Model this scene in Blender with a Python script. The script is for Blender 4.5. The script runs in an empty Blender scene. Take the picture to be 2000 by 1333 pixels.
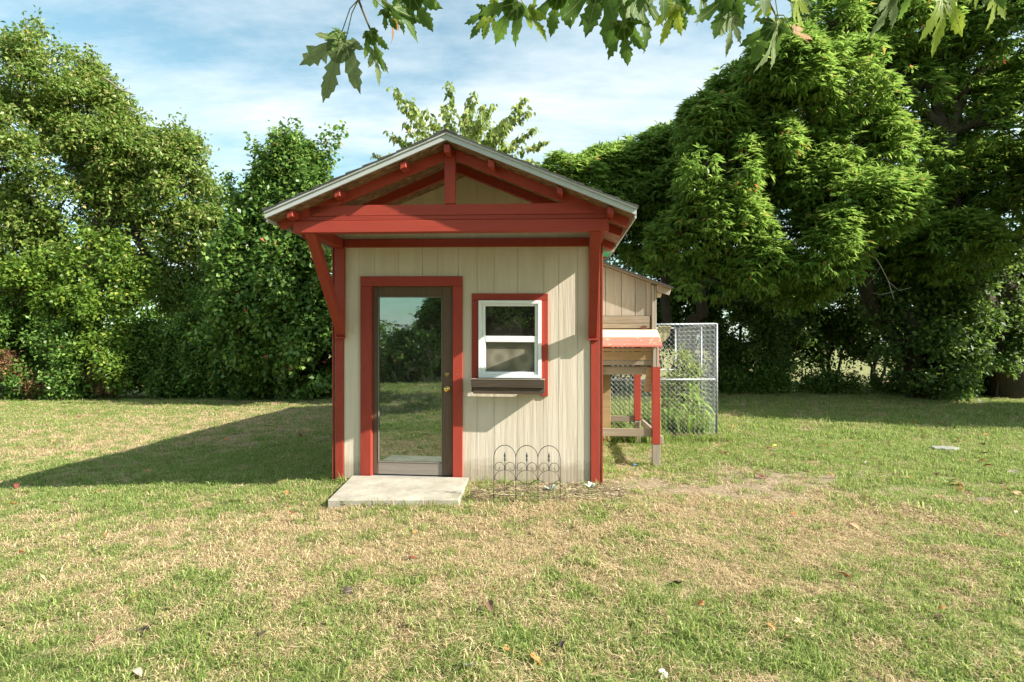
import bpy, bmesh, math, random
import numpy as np
from mathutils import Vector, Matrix
R = math.radians
random.seed(7)
scn = bpy.context.scene
COL = scn.collection

# ------------------------------------------------------------------ camera, sky, sun, exposure
CAMZ = 1.48
cam_d = bpy.data.cameras.new('camera'); cam = bpy.data.objects.new('camera', cam_d); COL.objects.link(cam)
cam.location = (0, 0, CAMZ); cam.rotation_euler = (R(90), 0, 0)
cam_d.sensor_width = 36; cam_d.lens = 36*1085/2000; cam_d.clip_start = .05; cam_d.clip_end = 2000
scn.camera = cam
LIGHT = Vector((-1.398, .484, -1.0)).normalized()          # direction the sunlight travels
EL = math.asin(-LIGHT.z)
W = bpy.data.worlds.new('World'); scn.world = W; W.use_nodes = True
def N(nt, t, **k):
    n = nt.nodes.new(t)
    for a, b in k.items():
        if hasattr(n, a): setattr(n, a, b)
    return n
def world():
    nt = W.node_tree; nt.nodes.clear(); L = nt.links.new
    out = N(nt, 'ShaderNodeOutputWorld'); bg = N(nt, 'ShaderNodeBackground'); L(bg.outputs[0], out.inputs[0])
    sky = N(nt, 'ShaderNodeTexSky', sky_type='NISHITA'); sky.sun_disc = False; sky.sun_elevation = EL
    sky.sun_rotation = math.atan2(-LIGHT.x, -LIGHT.y); sky.air_density = 1.0; sky.dust_density = 1.2; sky.ozone_density = 1.0
    tc = N(nt, 'ShaderNodeTexCoord'); sep = N(nt, 'ShaderNodeSeparateXYZ'); L(tc.outputs['Generated'], sep.inputs[0])
    add = N(nt, 'ShaderNodeMath', operation='ADD'); add.inputs[1].default_value = .22; L(sep.outputs[2], add.inputs[0])
    mx = N(nt, 'ShaderNodeMath', operation='MAXIMUM'); mx.inputs[1].default_value = .05; L(add.outputs[0], mx.inputs[0])
    dv = []
    for i in (0, 1):
        d = N(nt, 'ShaderNodeMath', operation='DIVIDE'); L(sep.outputs[i], d.inputs[0]); L(mx.outputs[0], d.inputs[1]); dv.append(d)
    cb = N(nt, 'ShaderNodeCombineXYZ'); L(dv[0].outputs[0], cb.inputs[0]); L(dv[1].outputs[0], cb.inputs[1])
    mp = N(nt, 'ShaderNodeMapping'); mp.inputs['Location'].default_value = SKYOFF; mp.inputs['Scale'].default_value = (.6, 1.5, 1); L(cb.outputs[0], mp.inputs[0])
    n1 = N(nt, 'ShaderNodeTexNoise'); n1.inputs['Scale'].default_value = 1.15; n1.inputs['Detail'].default_value = 9; n1.inputs['Roughness'].default_value = .6
    n1.inputs['Distortion'].default_value = .35; L(mp.outputs[0], n1.inputs['Vector'])
    n2 = N(nt, 'ShaderNodeTexNoise'); n2.inputs['Scale'].default_value = 5.5; n2.inputs['Detail'].default_value = 8; n2.inputs['Roughness'].default_value = .62; L(mp.outputs[0], n2.inputs['Vector'])
    mm = N(nt, 'ShaderNodeMath', operation='MULTIPLY_ADD'); mm.inputs[1].default_value = .32; L(n2.outputs[0], mm.inputs[0]); L(n1.outputs[0], mm.inputs[2])
    rp = N(nt, 'ShaderNodeValToRGB'); rp.color_ramp.elements[0].position = .54; rp.color_ramp.elements[1].position = .92
    rp.color_ramp.elements[0].color = (.10, .10, .10, 1); rp.color_ramp.elements[1].color = (1, 1, 1, 1); L(mm.outputs[0], rp.inputs[0])
    tint = N(nt, 'ShaderNodeMix', data_type='RGBA', blend_type='MULTIPLY'); tint.inputs[0].default_value = 1
    L(sky.outputs[0], tint.inputs[6]); tint.inputs[7].default_value = SKYTINT
    # clouds take the light of the sky's own brightness near the horizon, whitish everywhere
    mixc = N(nt, 'ShaderNodeMix', data_type='RGBA'); L(rp.outputs[0], mixc.inputs[0]); L(tint.outputs[2], mixc.inputs[6]); mixc.inputs[7].default_value = CLOUD
    L(mixc.outputs[2], bg.inputs[0]); bg.inputs[1].default_value = .12
SKYOFF = (4.1, 2.6, 0); SKYTINT = (.47, .66, .56, 1); CLOUD = (3.05, 3.2, 3.25, 1)
world()
sd = bpy.data.lights.new('sun', 'SUN'); sd.energy = 4.0; sd.angle = R(.5); sd.color = (1, .94, .84)
sun = bpy.data.objects.new('sun', sd); COL.objects.link(sun); sun.location = (6, -4, 9)
sun.rotation_euler = LIGHT.to_track_quat('-Z', 'Y').to_euler()
scn.view_settings.view_transform = 'Standard'; scn.view_settings.look = 'None'
scn.view_settings.exposure = 1.76; scn.view_settings.gamma = 1; scn.view_settings.use_curve_mapping = False
scn.render.engine = 'CYCLES'

# ------------------------------------------------------------------ helpers
def tag(o, label=None, cat=None, group=None, kind=None):
    if label: o['label'] = label
    if cat: o['category'] = cat
    if group: o['group'] = group
    if kind: o['kind'] = kind
    return o
def empty(name, loc, label, cat, rz=0, group=None):
    o = bpy.data.objects.new(name, None); COL.objects.link(o); o.location = loc; o.rotation_euler = (0, 0, rz)
    o.empty_display_size = .1
    return tag(o, label, cat, group)
def link(name, me, parent=None, loc=None):
    o = bpy.data.objects.new(name, me); COL.objects.link(o)
    if parent: o.parent = parent
    if loc is not None: o.location = loc
    return o
def np_mesh(name, V, F, mat, attrs=None, smooth=False):
    """V (n,3), F (m,k) numpy; attrs {name: (domain, array)}"""
    me = bpy.data.meshes.new(name)
    V = np.asarray(V, dtype=np.float32); F = np.asarray(F, dtype=np.int32)
    k = F.shape[1]
    me.vertices.add(len(V)); me.vertices.foreach_set('co', V.ravel())
    me.loops.add(F.size); me.loops.foreach_set('vertex_index', F.ravel())
    me.polygons.add(len(F)); me.polygons.foreach_set('loop_start', np.arange(0, F.size, k, dtype=np.int32))
    me.polygons.foreach_set('loop_total', np.full(len(F), k, dtype=np.int32))
    if smooth: me.polygons.foreach_set('use_smooth', np.ones(len(F), dtype=bool))
    for an, (dom, arr) in (attrs or {}).items():
        a = me.attributes.new(an, 'FLOAT', dom); a.data.foreach_set('value', np.asarray(arr, dtype=np.float32))
    me.update(calc_edges=True); me.validate()
    if mat: me.materials.append(mat)
    return me
class MB:
    def __init__(s): s.v = []; s.f = []
    def box(s, x0, x1, y0, y1, z0, z1):
        b = len(s.v); s.v += [(x, y, z) for z in (z0, z1) for y in (y0, y1) for x in (x0, x1)]
        s.f += [tuple(b+i for i in q) for q in ((0, 2, 3, 1), (4, 5, 7, 6), (0, 1, 5, 4), (2, 6, 7, 3), (0, 4, 6, 2), (1, 3, 7, 5))]
        return s
    def prism(s, poly, y0, y1, axis='y'):
        """poly of (a,b) counter-clockwise; extruded along an axis. axis y: a=x,b=z ; axis x: a=y,b=z ; axis z: a=x,b=y"""
        b = len(s.v); n = len(poly)
        def m(a, c, t): return (a, t, c) if axis == 'y' else ((t, a, c) if axis == 'x' else (a, c, t))
        s.v += [m(a, c, y0) for a, c in poly] + [m(a, c, y1) for a, c in poly]
        s.f.append(tuple(b+i for i in range(n))); s.f.append(tuple(b+n+i for i in reversed(range(n))))
        for i in range(n):
            j = (i+1) % n; s.f.append((b+i, b+n+i, b+n+j, b+j))
        return s
    def tube(s, pts, rad, n=6):
        pts = [Vector(p) for p in pts]
        if not hasattr(rad, '__len__'): rad = [rad]*len(pts)
        base = len(s.v)
        for i, p in enumerate(pts):
            t = (pts[min(i+1, len(pts)-1)]-pts[max(i-1, 0)])
            if t.length < 1e-9: t = Vector((0, 0, 1))
            t.normalize(); a = t.orthogonal().normalized() if i == 0 else (pa - t*pa.dot(t)).normalized()
            pa = a; c = t.cross(a)
            for k in range(n):
                w = 2*math.pi*k/n; s.v.append(tuple(p + (a*math.cos(w)+c*math.sin(w))*rad[i]))
        for i in range(len(pts)-1):
            for k in range(n):
                l = (k+1) % n; s.f.append((base+i*n+k, base+i*n+l, base+(i+1)*n+l, base+(i+1)*n+k))
        s.f.append(tuple(base+k for k in reversed(range(n)))); s.f.append(tuple(base+(len(pts)-1)*n+k for k in range(n)))
        return s
    def lathe(s, prof, n=20, M=None):
        b = len(s.v)
        for r, h in prof:
            for k in range(n):
                w = 2*math.pi*k/n; p = Vector((r*math.cos(w), r*math.sin(w), h)); s.v.append(tuple(M @ p if M else p))
        for i in range(len(prof)-1):
            for k in range(n):
                l = (k+1) % n; s.f.append((b+i*n+k, b+i*n+l, b+(i+1)*n+l, b+(i+1)*n+k))
        s.f.append(tuple(b+k for k in reversed(range(n)))); s.f.append(tuple(b+(len(prof)-1)*n+k for k in range(n)))
        return s
    def build(s, name, mat, parent=None, bevel=0, smooth=False, shear=0):
        me = bpy.data.meshes.new(name)
        v = [(x, y, z-shear*x) for x, y, z in s.v] if shear else s.v
        me.from_pydata(v, [], s.f); me.update()
        bm = bmesh.new(); bm.from_mesh(me); bmesh.ops.recalc_face_normals(bm, faces=bm.faces)
        if bevel: bmesh.ops.bevel(bm, geom=list(bm.edges), offset=bevel, segments=1, affect='EDGES', clamp_overlap=True)
        bm.to_mesh(me); bm.free()
        if smooth:
            for p in me.polygons: p.use_smooth = True
        if mat: me.materials.append(mat)
        return link(name, me, parent)

# smooth value noise in numpy
_rs = np.random.RandomState(11); _G = _rs.rand(256, 256)
def vnoise(x, y, s=1.0, ox=0):
    x = np.asarray(x)*s+ox+100; y = np.asarray(y)*s+ox*1.7+100
    xi = np.floor(x).astype(int); yi = np.floor(y).astype(int); fx = x-xi; fy = y-yi
    fx = fx*fx*(3-2*fx); fy = fy*fy*(3-2*fy)
    g = lambda a, b: _G[a % 256, b % 256]
    return (g(xi, yi)*(1-fx)+g(xi+1, yi)*fx)*(1-fy)+(g(xi, yi+1)*(1-fx)+g(xi+1, yi+1)*fx)*fy
def fnoise(x, y, s=1.0, ox=0):
    return (vnoise(x, y, s, ox)*.5+vnoise(x, y, s*2.1, ox+7)*.3+vnoise(x, y, s*4.3, ox+13)*.2)
def gh(x, y):
    """height of the lawn: it falls gently away to the left of the shed"""
    x = np.asarray(x, dtype=float); y = np.asarray(y, dtype=float)
    a = np.clip(-x-1.5, 0, 5.5)
    h = -.052*a*np.clip((y+2)/6, 0.15, 1)
    near = np.exp(-(((x+.1)/2.0)**4+((y-8.2)/3.8)**4))
    h = h + (fnoise(x, y, .9, 3)-.5)*.03*(1-near)
    return h
def G(x, y): return float(gh(x, y))
def gau(x, y, cx, cy, rx, ry): return np.exp(-(((x-cx)/rx)**2+((y-cy)/ry)**2))
def dryness(x, y):
    d = .36 + .52*gau(x, y, -.3, 3.9, 3.4, 1.7) + .28*gau(x, y, 2.4, 4.6, 1.6, 1.6) + .18*gau(x, y, -5.5, 11, 5, 4) - .25*gau(x, y, 3.2, 2.2, 1.8, 1.3) - .12*gau(x, y, -3, 2.2, 1.6, .8)-.45*gau(x, y, -3, 7, 2.4, 1.5) - .32*gau(x, y, 4.8, 7.5, 3.2, 3) - .3*gau(x, y, 2.2, 2.6, 2.2, 1.0) - .25*gau(x, y, -2.4, 2.5, 1.4, .8)+.2*gau(x, y, -6, 12, 4, 4)
    d = d + (fnoise(x, y, 1.1, 5)-.5)*.5 + (fnoise(x, y, 4.5, 9)-.5)*1.0 + (vnoise(x, y, 11, 19)-.5)*.55
    return np.clip(d, 0, 1)
def dirtness(x, y):
    d = .9*gau(x, y, 1.9, 6.1, 1.2, .6) + .65*gau(x, y, 1.8, 5.4, 1.2, .4) + .45*gau(x, y, 3.0, 6.0, .9, .5) + .8*gau(x, y, 1.2, 5.62, .9, .22) + .55*gau(x, y, 3.3, 5.9, .9, .6)+.7*gau(x, y, .3, 5.6, .75, .18)+.8*gau(x, y, 1.4, 7.3, .8, 1.0)
    d = d + .55*gau(x, y, 9, 16.2, 9, 1.2)
    d = d*(-.35+1.7*fnoise(x, y, 4.2, 21)+.7*vnoise(x, y, 13, 5))
    return np.clip(d, 0, 1)

# ------------------------------------------------------------------ materials
def new_mat(name):
    m = bpy.data.materials.new(name); m.use_nodes = True; nt = m.node_tree; nt.nodes.clear()
    out = N(nt, 'ShaderNodeOutputMaterial'); b = N(nt, 'ShaderNodeBsdfPrincipled'); nt.links.new(b.outputs[0], out.inputs[0])
    return m, nt, b, out
def ramp(nt, src, stops):
    r = N(nt, 'ShaderNodeValToRGB'); cr = r.color_ramp
    while len(cr.elements) < len(stops): cr.elements.new(.5)
    for e, (p, c) in zip(cr.elements, stops): e.position = p; e.color = (*c, 1)
    nt.links.new(src, r.inputs[0]); return r
def coord(nt, scale, kind='Object'):
    t = N(nt, 'ShaderNodeTexCoord'); m = N(nt, 'ShaderNodeMapping'); m.inputs['Scale'].default_value = scale
    nt.links.new(t.outputs[kind], m.inputs[0]); return m.outputs[0]
def noise(nt, vec, scale, detail=6, rough=.55, dist=0):
    n = N(nt, 'ShaderNodeTexNoise'); n.inputs['Scale'].default_value = scale; n.inputs['Detail'].default_value = detail
    n.inputs['Roughness'].default_value = rough; n.inputs['Distortion'].default_value = dist; nt.links.new(vec, n.inputs['Vector']); return n.outputs[0]
def bump(nt, b, src, strength, dist=.01):
    n = N(nt, 'ShaderNodeBump'); n.inputs['Strength'].default_value = strength; n.inputs['Distance'].default_value = dist
    nt.links.new(src, n.inputs['Height']); nt.links.new(n.outputs[0], b.inputs['Normal'])
def mixc(nt, fac, a, b2, mode='MIX'):
    m = N(nt, 'ShaderNodeMix', data_type='RGBA', blend_type=mode)
    for s, v in ((0, fac), (6, a), (7, b2)):
        if hasattr(v, 'is_output'): nt.links.new(v, m.inputs[s])
        elif s == 0: m.inputs[0].default_value = v
        else: m.inputs[s].default_value = (*v, 1)
    return m.outputs[2]
def wood(name, c1, c2, c3=None, grain=(30, 30, 1.6), rough=.75, bs=.5, bd=.004, vary=.14, dist=1.2, splash=False, wear=None, wearc=(.5, .42, .3)):
    m, nt, b, o = new_mat(name)
    v = coord(nt, grain); n = noise(nt, v, 1, 8, .6, dist)
    v2 = coord(nt, (3, 3, 3)); n2 = noise(nt, v2, 1.3, 5)
    oi = N(nt, 'ShaderNodeObjectInfo')
    r = ramp(nt, n, [(.3, c1), (.7, c2)])
    col = mixc(nt, n2, r.outputs[0], c3 or c1)
    rr = ramp(nt, oi.outputs['Random'], [(0, (1-vary,)*3), (1, (1+vary*.8,)*3)])
    col = mixc(nt, 1, col, rr.outputs[0], 'MULTIPLY')
    if wear:
        nw = noise(nt, coord(nt, (6, 6, 3)), 2.2, 9, .7)
        w = ramp(nt, nw, [(wear, (0, 0, 0)), (wear+.02, (1, 1, 1))]); col = mixc(nt, w.outputs[0], col, wearc)
    if splash:       # rain-splashed soil along the foot of the wall, plus faint runs
        tc = N(nt, 'ShaderNodeTexCoord'); sp = N(nt, 'ShaderNodeSeparateXYZ'); nt.links.new(tc.outputs['Object'], sp.inputs[0])
        ns = noise(nt, coord(nt, (1, 1, 1)), 11, 8, .7); ma = N(nt, 'ShaderNodeMath', operation='MULTIPLY_ADD'); ma.inputs[1].default_value = -.30; nt.links.new(ns, ma.inputs[0]); nt.links.new(sp.outputs[2], ma.inputs[2])
        rz = ramp(nt, ma.outputs[0], [(0, (.55, .55, .55)), (.10, (0, 0, 0))]); col = mixc(nt, rz.outputs[0], col, (.27, .21, .14))
        nr = noise(nt, coord(nt, (9, 9, .7)), 1, 6, .6); rr2 = ramp(nt, nr, [(.35, (.90, .89, .86)), (.6, (1, 1, 1))]); col = mixc(nt, 1, col, rr2.outputs[0], 'MULTIPLY')
    nt.links.new(col, b.inputs['Base Color']); b.inputs['Roughness'].default_value = rough; b.inputs['Specular IOR Level'].default_value = .3
    bump(nt, b, n, bs, bd); return m
def plain(name, c, rough=.6, metal=0, var=.12, scale=6, bs=.15):
    m, nt, b, o = new_mat(name)
    n = noise(nt, coord(nt, (1, 1, 1)), scale, 8, .65)
    lo = tuple(x*(1-var) for x in c); hi = tuple(min(1, x*(1+var)) for x in c)
    r = ramp(nt, n, [(.3, lo), (.7, hi)]); nt.links.new(r.outputs[0], b.inputs['Base Color'])
    b.inputs['Roughness'].default_value = rough; b.inputs['Metallic'].default_value = metal
    if bs: bump(nt, b, n, bs, .003)
    return m
def leaf_mat(name, stops, trans=.3, rough=.45, attr='rnd', rib=False):
    m, nt, b, o = new_mat(name)
    a = N(nt, 'ShaderNodeAttribute', attribute_name=attr)
    r = ramp(nt, a.outputs['Fac'], stops)
    col = r.outputs[0]
    if rib:
        n = noise(nt, coord(nt, (1, 1, 1)), 28, 6, .6); w = ramp(nt, n, [(.60, (0, 0, 0)), (.64, (1, 1, 1))]); col = mixc(nt, w.outputs[0], col, (.10, .055, .02))
        n3 = noise(nt, coord(nt, (1, 1, 1)), 60, 3, .6); bump(nt, b, n3, .3, .002)
    nt.links.new(col, b.inputs['Base Color']); b.inputs['Roughness'].default_value = rough; b.inputs['Specular IOR Level'].default_value = .18 if rib else .35
    t = N(nt, 'ShaderNodeBsdfTranslucent'); hs = N(nt, 'ShaderNodeHueSaturation'); hs.inputs['Value'].default_value = 1.5; hs.inputs['Hue'].default_value = .49
    nt.links.new(col, hs.inputs['Color']); nt.links.new(hs.outputs[0], t.inputs[0])
    mx = N(nt, 'ShaderNodeMixShader'); mx.inputs[0].default_value = trans
    nt.links.new(b.outputs[0], mx.inputs[1]); nt.links.new(t.outputs[0], mx.inputs[2]); nt.links.new(mx.outputs[0], o.inputs[0])
    return m
RED = wood('red_paint', (.25, .032, .021), (.35, .051, .030), (.30, .041, .025), (14, 14, 3), .55, .25, .0015, wear=.70)
REDX = wood('red_paint_beam', (.25, .032, .021), (.35, .051, .030), (.30, .041, .025), (2, 14, 20), .55, .3, .0015)
SIDING = wood('beige_siding_paint', (.575, .50, .41), (.605, .53, .435), (.625, .545, .45), (26, 26, 1.3), .8, .7, .007, vary=.02, dist=.25, splash=True)
WEATH = wood('weathered_grey_wood', (.20, .17, .135), (.38, .33, .27), (.29, .25, .205), (40, 40, 2.2), .85, .6, .003)
WEATHX = wood('weathered_grey_rail', (.14, .11, .08), (.32, .26, .19), (.22, .18, .13), (2.2, 40, 40), .85, .6, .003)
HONEY = wood('honey_brown_wood', (.18, .11, .055), (.40, .28, .15), (.27, .18, .09), (2.5, 40, 46), .8, .5, .003)
DOORW = wood('brown_door_wood', (.075, .045, .028), (.155, .10, .068), (.105, .068, .045), (45, 45, 2), .65, .4, .002)
DOORR = wood('grey_door_rail', (.16, .13, .105), (.27, .235, .20), (.2, .17, .14), (2, 45, 45), .65, .4, .002)
BOXW = wood('dark_planter_wood', (.035, .025, .018), (.11, .08, .055), (.06, .043, .03), (2, 30, 30), .75, .5, .003)
BOXT = wood('planter_rim_wood', (.2, .165, .12), (.36, .31, .24), None, (2, 30, 30), .8, .5, .003)
LIDW = wood('tan_lid_wood', (.56, .43, .28), (.66, .53, .37), None, (2, 30, 30), .8, .3, .002)
LIDR = wood('pink_red_lid_wood', (.46, .12, .09), (.53, .18, .13), None, (2, 30, 30), .8, .3, .002, wear=.60, wearc=(.45, .38, .22))
WHITE = plain('white_vinyl', (.80, .81, .82), .35, var=.03, bs=.03)
FASC = plain('pale_fascia_metal', (.43, .44, .44), .45, var=.05, bs=.03)
SHING = plain('dark_shingle', (.055, .052, .05), .9, var=.3, scale=60, bs=.5)
GALV = plain('galvanised_steel', (.27, .285, .30), .5, .6, var=.12, scale=20)
IRON = plain('dark_green_wire', (.018, .026, .022), .5, .3)
BRASS = plain('brass', (.75, .52, .16), .22, 1.0, var=.08, bs=0)
ALU = plain('aluminium_threshold', (.5, .51, .52), .4, .6)
RUST = plain('rusty_steel', (.12, .05, .03), .85, .2, var=.3, scale=25)
GREENT = plain('green_sheet', (.02, .36, .17), .5, var=.15)
BLUE = plain('blue_scrap', (.05, .2, .6), .5)
BEIGEP = plain('beige_plastic', (.42, .36, .19), .6, var=.1)
CONC = None
def concrete():
    m, nt, b, o = new_mat('pale_concrete')
    n = noise(nt, coord(nt, (1, 1, 1)), 4, 10, .7); n2 = noise(nt, coord(nt, (1, 1, 1)), 70, 6, .7)
    r = ramp(nt, n, [(.3, (.22, .195, .15)), (.62, (.40, .365, .30))]); r2 = ramp(nt, n2, [(.28, (.72, .72, .72)), (.5, (1, 1, 1))])
    nt.links.new(mixc(nt, 1, r.outputs[0], r2.outputs[0], 'MULTIPLY'), b.inputs['Base Color']); b.inputs['Roughness'].default_value = .9
    bump(nt, b, n2, .5, .004); return m
CONC = concrete()
def osb():
    m, nt, b, o = new_mat('strand_board')
    v = N(nt, 'ShaderNodeTexVoronoi'); v.inputs['Scale'].default_value = 22; nt.links.new(coord(nt, (1, 2.2, 1)), v.inputs['Vector'])
    r = ramp(nt, v.outputs['Color'], [(.15, (.10, .05, .028)), (.6, (.20, .11, .06)), (.95, (.32, .20, .12))]); nt.links.new(r.outputs[0], b.inputs['Base Color'])
    b.inputs['Roughness'].default_value = .8; return m
OSB = osb()
def glass(name, refl, tcol, gcol=(.9, .97, .95), dust=.0, dustc=(.4, .37, .3), blot=False):
    m, nt, b, o = new_mat(name); L = nt.links.new; nt.nodes.remove(b)
    g = N(nt, 'ShaderNodeBsdfGlossy'); g.inputs['Roughness'].default_value = .006; g.inputs['Color'].default_value = (*gcol, 1)
    t = N(nt, 'ShaderNodeBsdfTransparent'); t.inputs[0].default_value = (*tcol, 1)
    d = N(nt, 'ShaderNodeBsdfDiffuse'); d.inputs[0].default_value = (*dustc, 1)
    nb = noise(nt, coord(nt, (1, 1, 1)), 9, 2); bp = N(nt, 'ShaderNodeBump'); bp.inputs['Strength'].default_value = .02; bp.inputs['Distance'].default_value = .01; L(nb, bp.inputs['Height']); L(bp.outputs[0], g.inputs['Normal'])
    m1 = N(nt, 'ShaderNodeMixShader'); m1.inputs[0].default_value = refl; L(t.outputs[0], m1.inputs[1]); L(g.outputs[0], m1.inputs[2])
    m2 = N(nt, 'ShaderNodeMixShader'); L(m1.outputs[0], m2.inputs[1]); L(d.outputs[0], m2.inputs[2])
    if blot:      # dried smears on the pane: two round rubbed marks
        tc = N(nt, 'ShaderNodeTexCoord'); acc = None
        for cx in (.36, .615):
            vd = N(nt, 'ShaderNodeVectorMath', operation='DISTANCE'); vd.inputs[1].default_value = (cx, 0, 1.30); L(tc.outputs['Object'], vd.inputs[0])
            rr = ramp(nt, vd.outputs['Value'], [(.0, (.08, .08, .08)), (.03, (.1, .1, .1)), (.075, (.32, .32, .32)), (.14, (0, 0, 0))])
            if acc is None: acc = rr.outputs[0]
            else: acc = mixc(nt, 1, acc, rr.outputs[0], 'ADD')
        n = noise(nt, coord(nt, (1, 1, 1)), 14, 6); rn = ramp(nt, n, [(.3, (.6, .6, .6)), (.7, (1, 1, 1))]); acc = mixc(nt, 1, acc, rn.outputs[0], 'MULTIPLY')
        ad = N(nt, 'ShaderNodeMath', operation='ADD'); ad.inputs[1].default_value = dust; L(acc, ad.inputs[0]); L(ad.outputs[0], m2.inputs[0])
    else:
        n = noise(nt, coord(nt, (1, 1, 1)), 7, 9, .75, 1.5); rn = ramp(nt, n, [(.52, (0, 0, 0)), (.8, (1, 1, 1))])
        mu = N(nt, 'ShaderNodeMath', operation='MULTIPLY_ADD'); mu.inputs[1].default_value = .22; mu.inputs[2].default_value = dust; L(rn.outputs[0], mu.inputs[0]); L(mu.outputs[0], m2.inputs[0])
    L(m2.outputs[0], o.inputs[0]); return m
GL_DOOR = glass('door_glass', .38, (.22, .27, .24), (.72, .86, .80), .035)
GL_UP = glass('window_glass', .34, (.25, .28, .25), (.85, .92, .88), .03)
GL_LOW = glass('dusty_window_glass', .10, (.2, .2, .18), (.9, .9, .85), .34, (.40, .36, .27), True)
BARK = wood('bark', (.025, .02, .014), (.10, .08, .058), (.05, .04, .028), (14, 14, 2.5), .95, 1.0, .02)
TWIG = plain('twig_bark', (.10, .075, .045), .8, var=.25)
STEM = plain('green_stem', (.16, .19, .05), .6, var=.2)

# ------------------------------------------------------------------ ground
def ground():
    def ax(a, b, s): return list(np.arange(a, b, s))
    xs = np.array([-600, -250, -120, -60, -40, -28, -20]+ax(-15, 15, .16)+[15, 20, 28, 40, 60, 120, 250, 600])
    ys = np.array([-600, -250, -90, -45, -28, -20]+ax(-14, 1.5, .4)+ax(1.5, 12, .11)+ax(12, 24, .3)+[24, 27, 31, 36, 44, 60, 90, 140, 250, 600])
    X, Y = np.meshgrid(xs, ys); Z = gh(X, Y)
    Z = Z + (fnoise(X, Y, 9, 2)-.5)*.022*(np.abs(X) < 15)
    V = np.stack([X, Y, Z], -1).reshape(-1, 3); nx, ny = len(xs), len(ys)
    i = np.arange(nx*ny).reshape(ny, nx); F = np.stack([i[:-1, :-1], i[:-1, 1:], i[1:, 1:], i[1:, :-1]], -1).reshape(-1, 4)
    m, nt, b, o = new_mat('lawn_ground')
    a = N(nt, 'ShaderNodeAttribute', attribute_name='dry'); d = N(nt, 'ShaderNodeAttribute', attribute_name='dirt')
    n = noise(nt, coord(nt, (1, 1, 1)), 34, 9, .7); n2 = noise(nt, coord(nt, (1, 1, 1)), 3.2, 8, .65)
    gr = ramp(nt, n, [(.3, (.07, .085, .03)), (.7, (.27, .30, .11))]); st = ramp(nt, n, [(.3, (.11, .08, .042)), (.7, (.38, .30, .17))])
    di = ramp(nt, n, [(.3, (.14, .10, .062)), (.7, (.35, .28, .19))])
    ad = N(nt, 'ShaderNodeMath', operation='MULTIPLY_ADD'); ad.inputs[1].default_value = .5; nt.links.new(n2, ad.inputs[0]); nt.links.new(a.outputs['Fac'], ad.inputs[2])
    rr = ramp(nt, ad.outputs[0], [(.35, (0, 0, 0)), (.95, (1, 1, 1))])
    c = mixc(nt, rr.outputs[0], gr.outputs[0], st.outputs[0]); c = mixc(nt, d.outputs['Fac'], c, di.outputs[0])
    nt.links.new(c, b.inputs['Base Color']); b.inputs['Roughness'].default_value = 1; b.inputs['Specular IOR Level'].default_value = .1; bump(nt, b, n, .8, .02)
    me = np_mesh('ground', V, F, m, {'dry': ('POINT', dryness(X, Y).ravel()), 'dirt': ('POINT', dirtness(X, Y).ravel())}, True)
    tag(link('ground', me), kind='structure')
ground()

# ------------------------------------------------------------------ grass blades (real geometry scattered over the lawn)
GR_G = leaf_mat('green_blades', [(0, (.09, .145, .03)), (.5, (.235, .32, .075)), (.85, (.36, .41, .14)), (1, (.47, .47, .22))], .42, .6)
GR_S = leaf_mat('straw_blades', [(0, (.20, .135, .06)), (.45, (.46, .355, .19)), (1, (.68, .57, .36))], .25, .7)
def tuft(name, nb, rad, hmin, hmax, w, lean, mat, seed):
    r = np.random.RandomState(seed)
    a = r.rand(nb)*2*np.pi; q = rad*np.sqrt(r.rand(nb)); bx, by = q*np.cos(a), q*np.sin(a)
    h = hmin+(hmax-hmin)*r.rand(nb); d = r.rand(nb)*2*np.pi; L = lean*(.3+r.rand(nb)); fa = d+np.pi/2+r.randn(nb)*.5
    sx, sy = np.cos(fa)*w/2, np.sin(fa)*w/2; dx, dy = np.cos(d), np.sin(d)
    V = np.zeros((nb, 5, 3))
    V[:, 0] = np.stack([bx-sx, by-sy, 0*h-.006], -1); V[:, 1] = np.stack([bx+sx, by+sy, 0*h-.006], -1)
    mx, my, mz = bx+dx*h*L*.35, by+dy*h*L*.35, h*.62
    V[:, 2] = np.stack([mx+sx*.8, my+sy*.8, mz], -1); V[:, 3] = np.stack([mx-sx*.8, my-sy*.8, mz], -1)
    V[:, 4] = np.stack([bx+dx*h*L*1.15, by+dy*h*L*1.15, h*(1.02-.35*np.minimum(L, 1.6))], -1)
    b = np.arange(nb)*5; me = bpy.data.meshes.new(name)
    f = []
    for k in b: f += [(k, k+1, k+2, k+3), (k+3, k+2, k+4)]
    me.from_pydata(V.reshape(-1, 3).tolist(), [], f); me.update()
    at = me.attributes.new('rnd', 'FLOAT', 'FACE'); at.data.foreach_set('value', np.repeat(r.rand(nb), 2).astype(np.float32))
    me.materials.append(mat); return bpy.data.objects.new(name, me)
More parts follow.
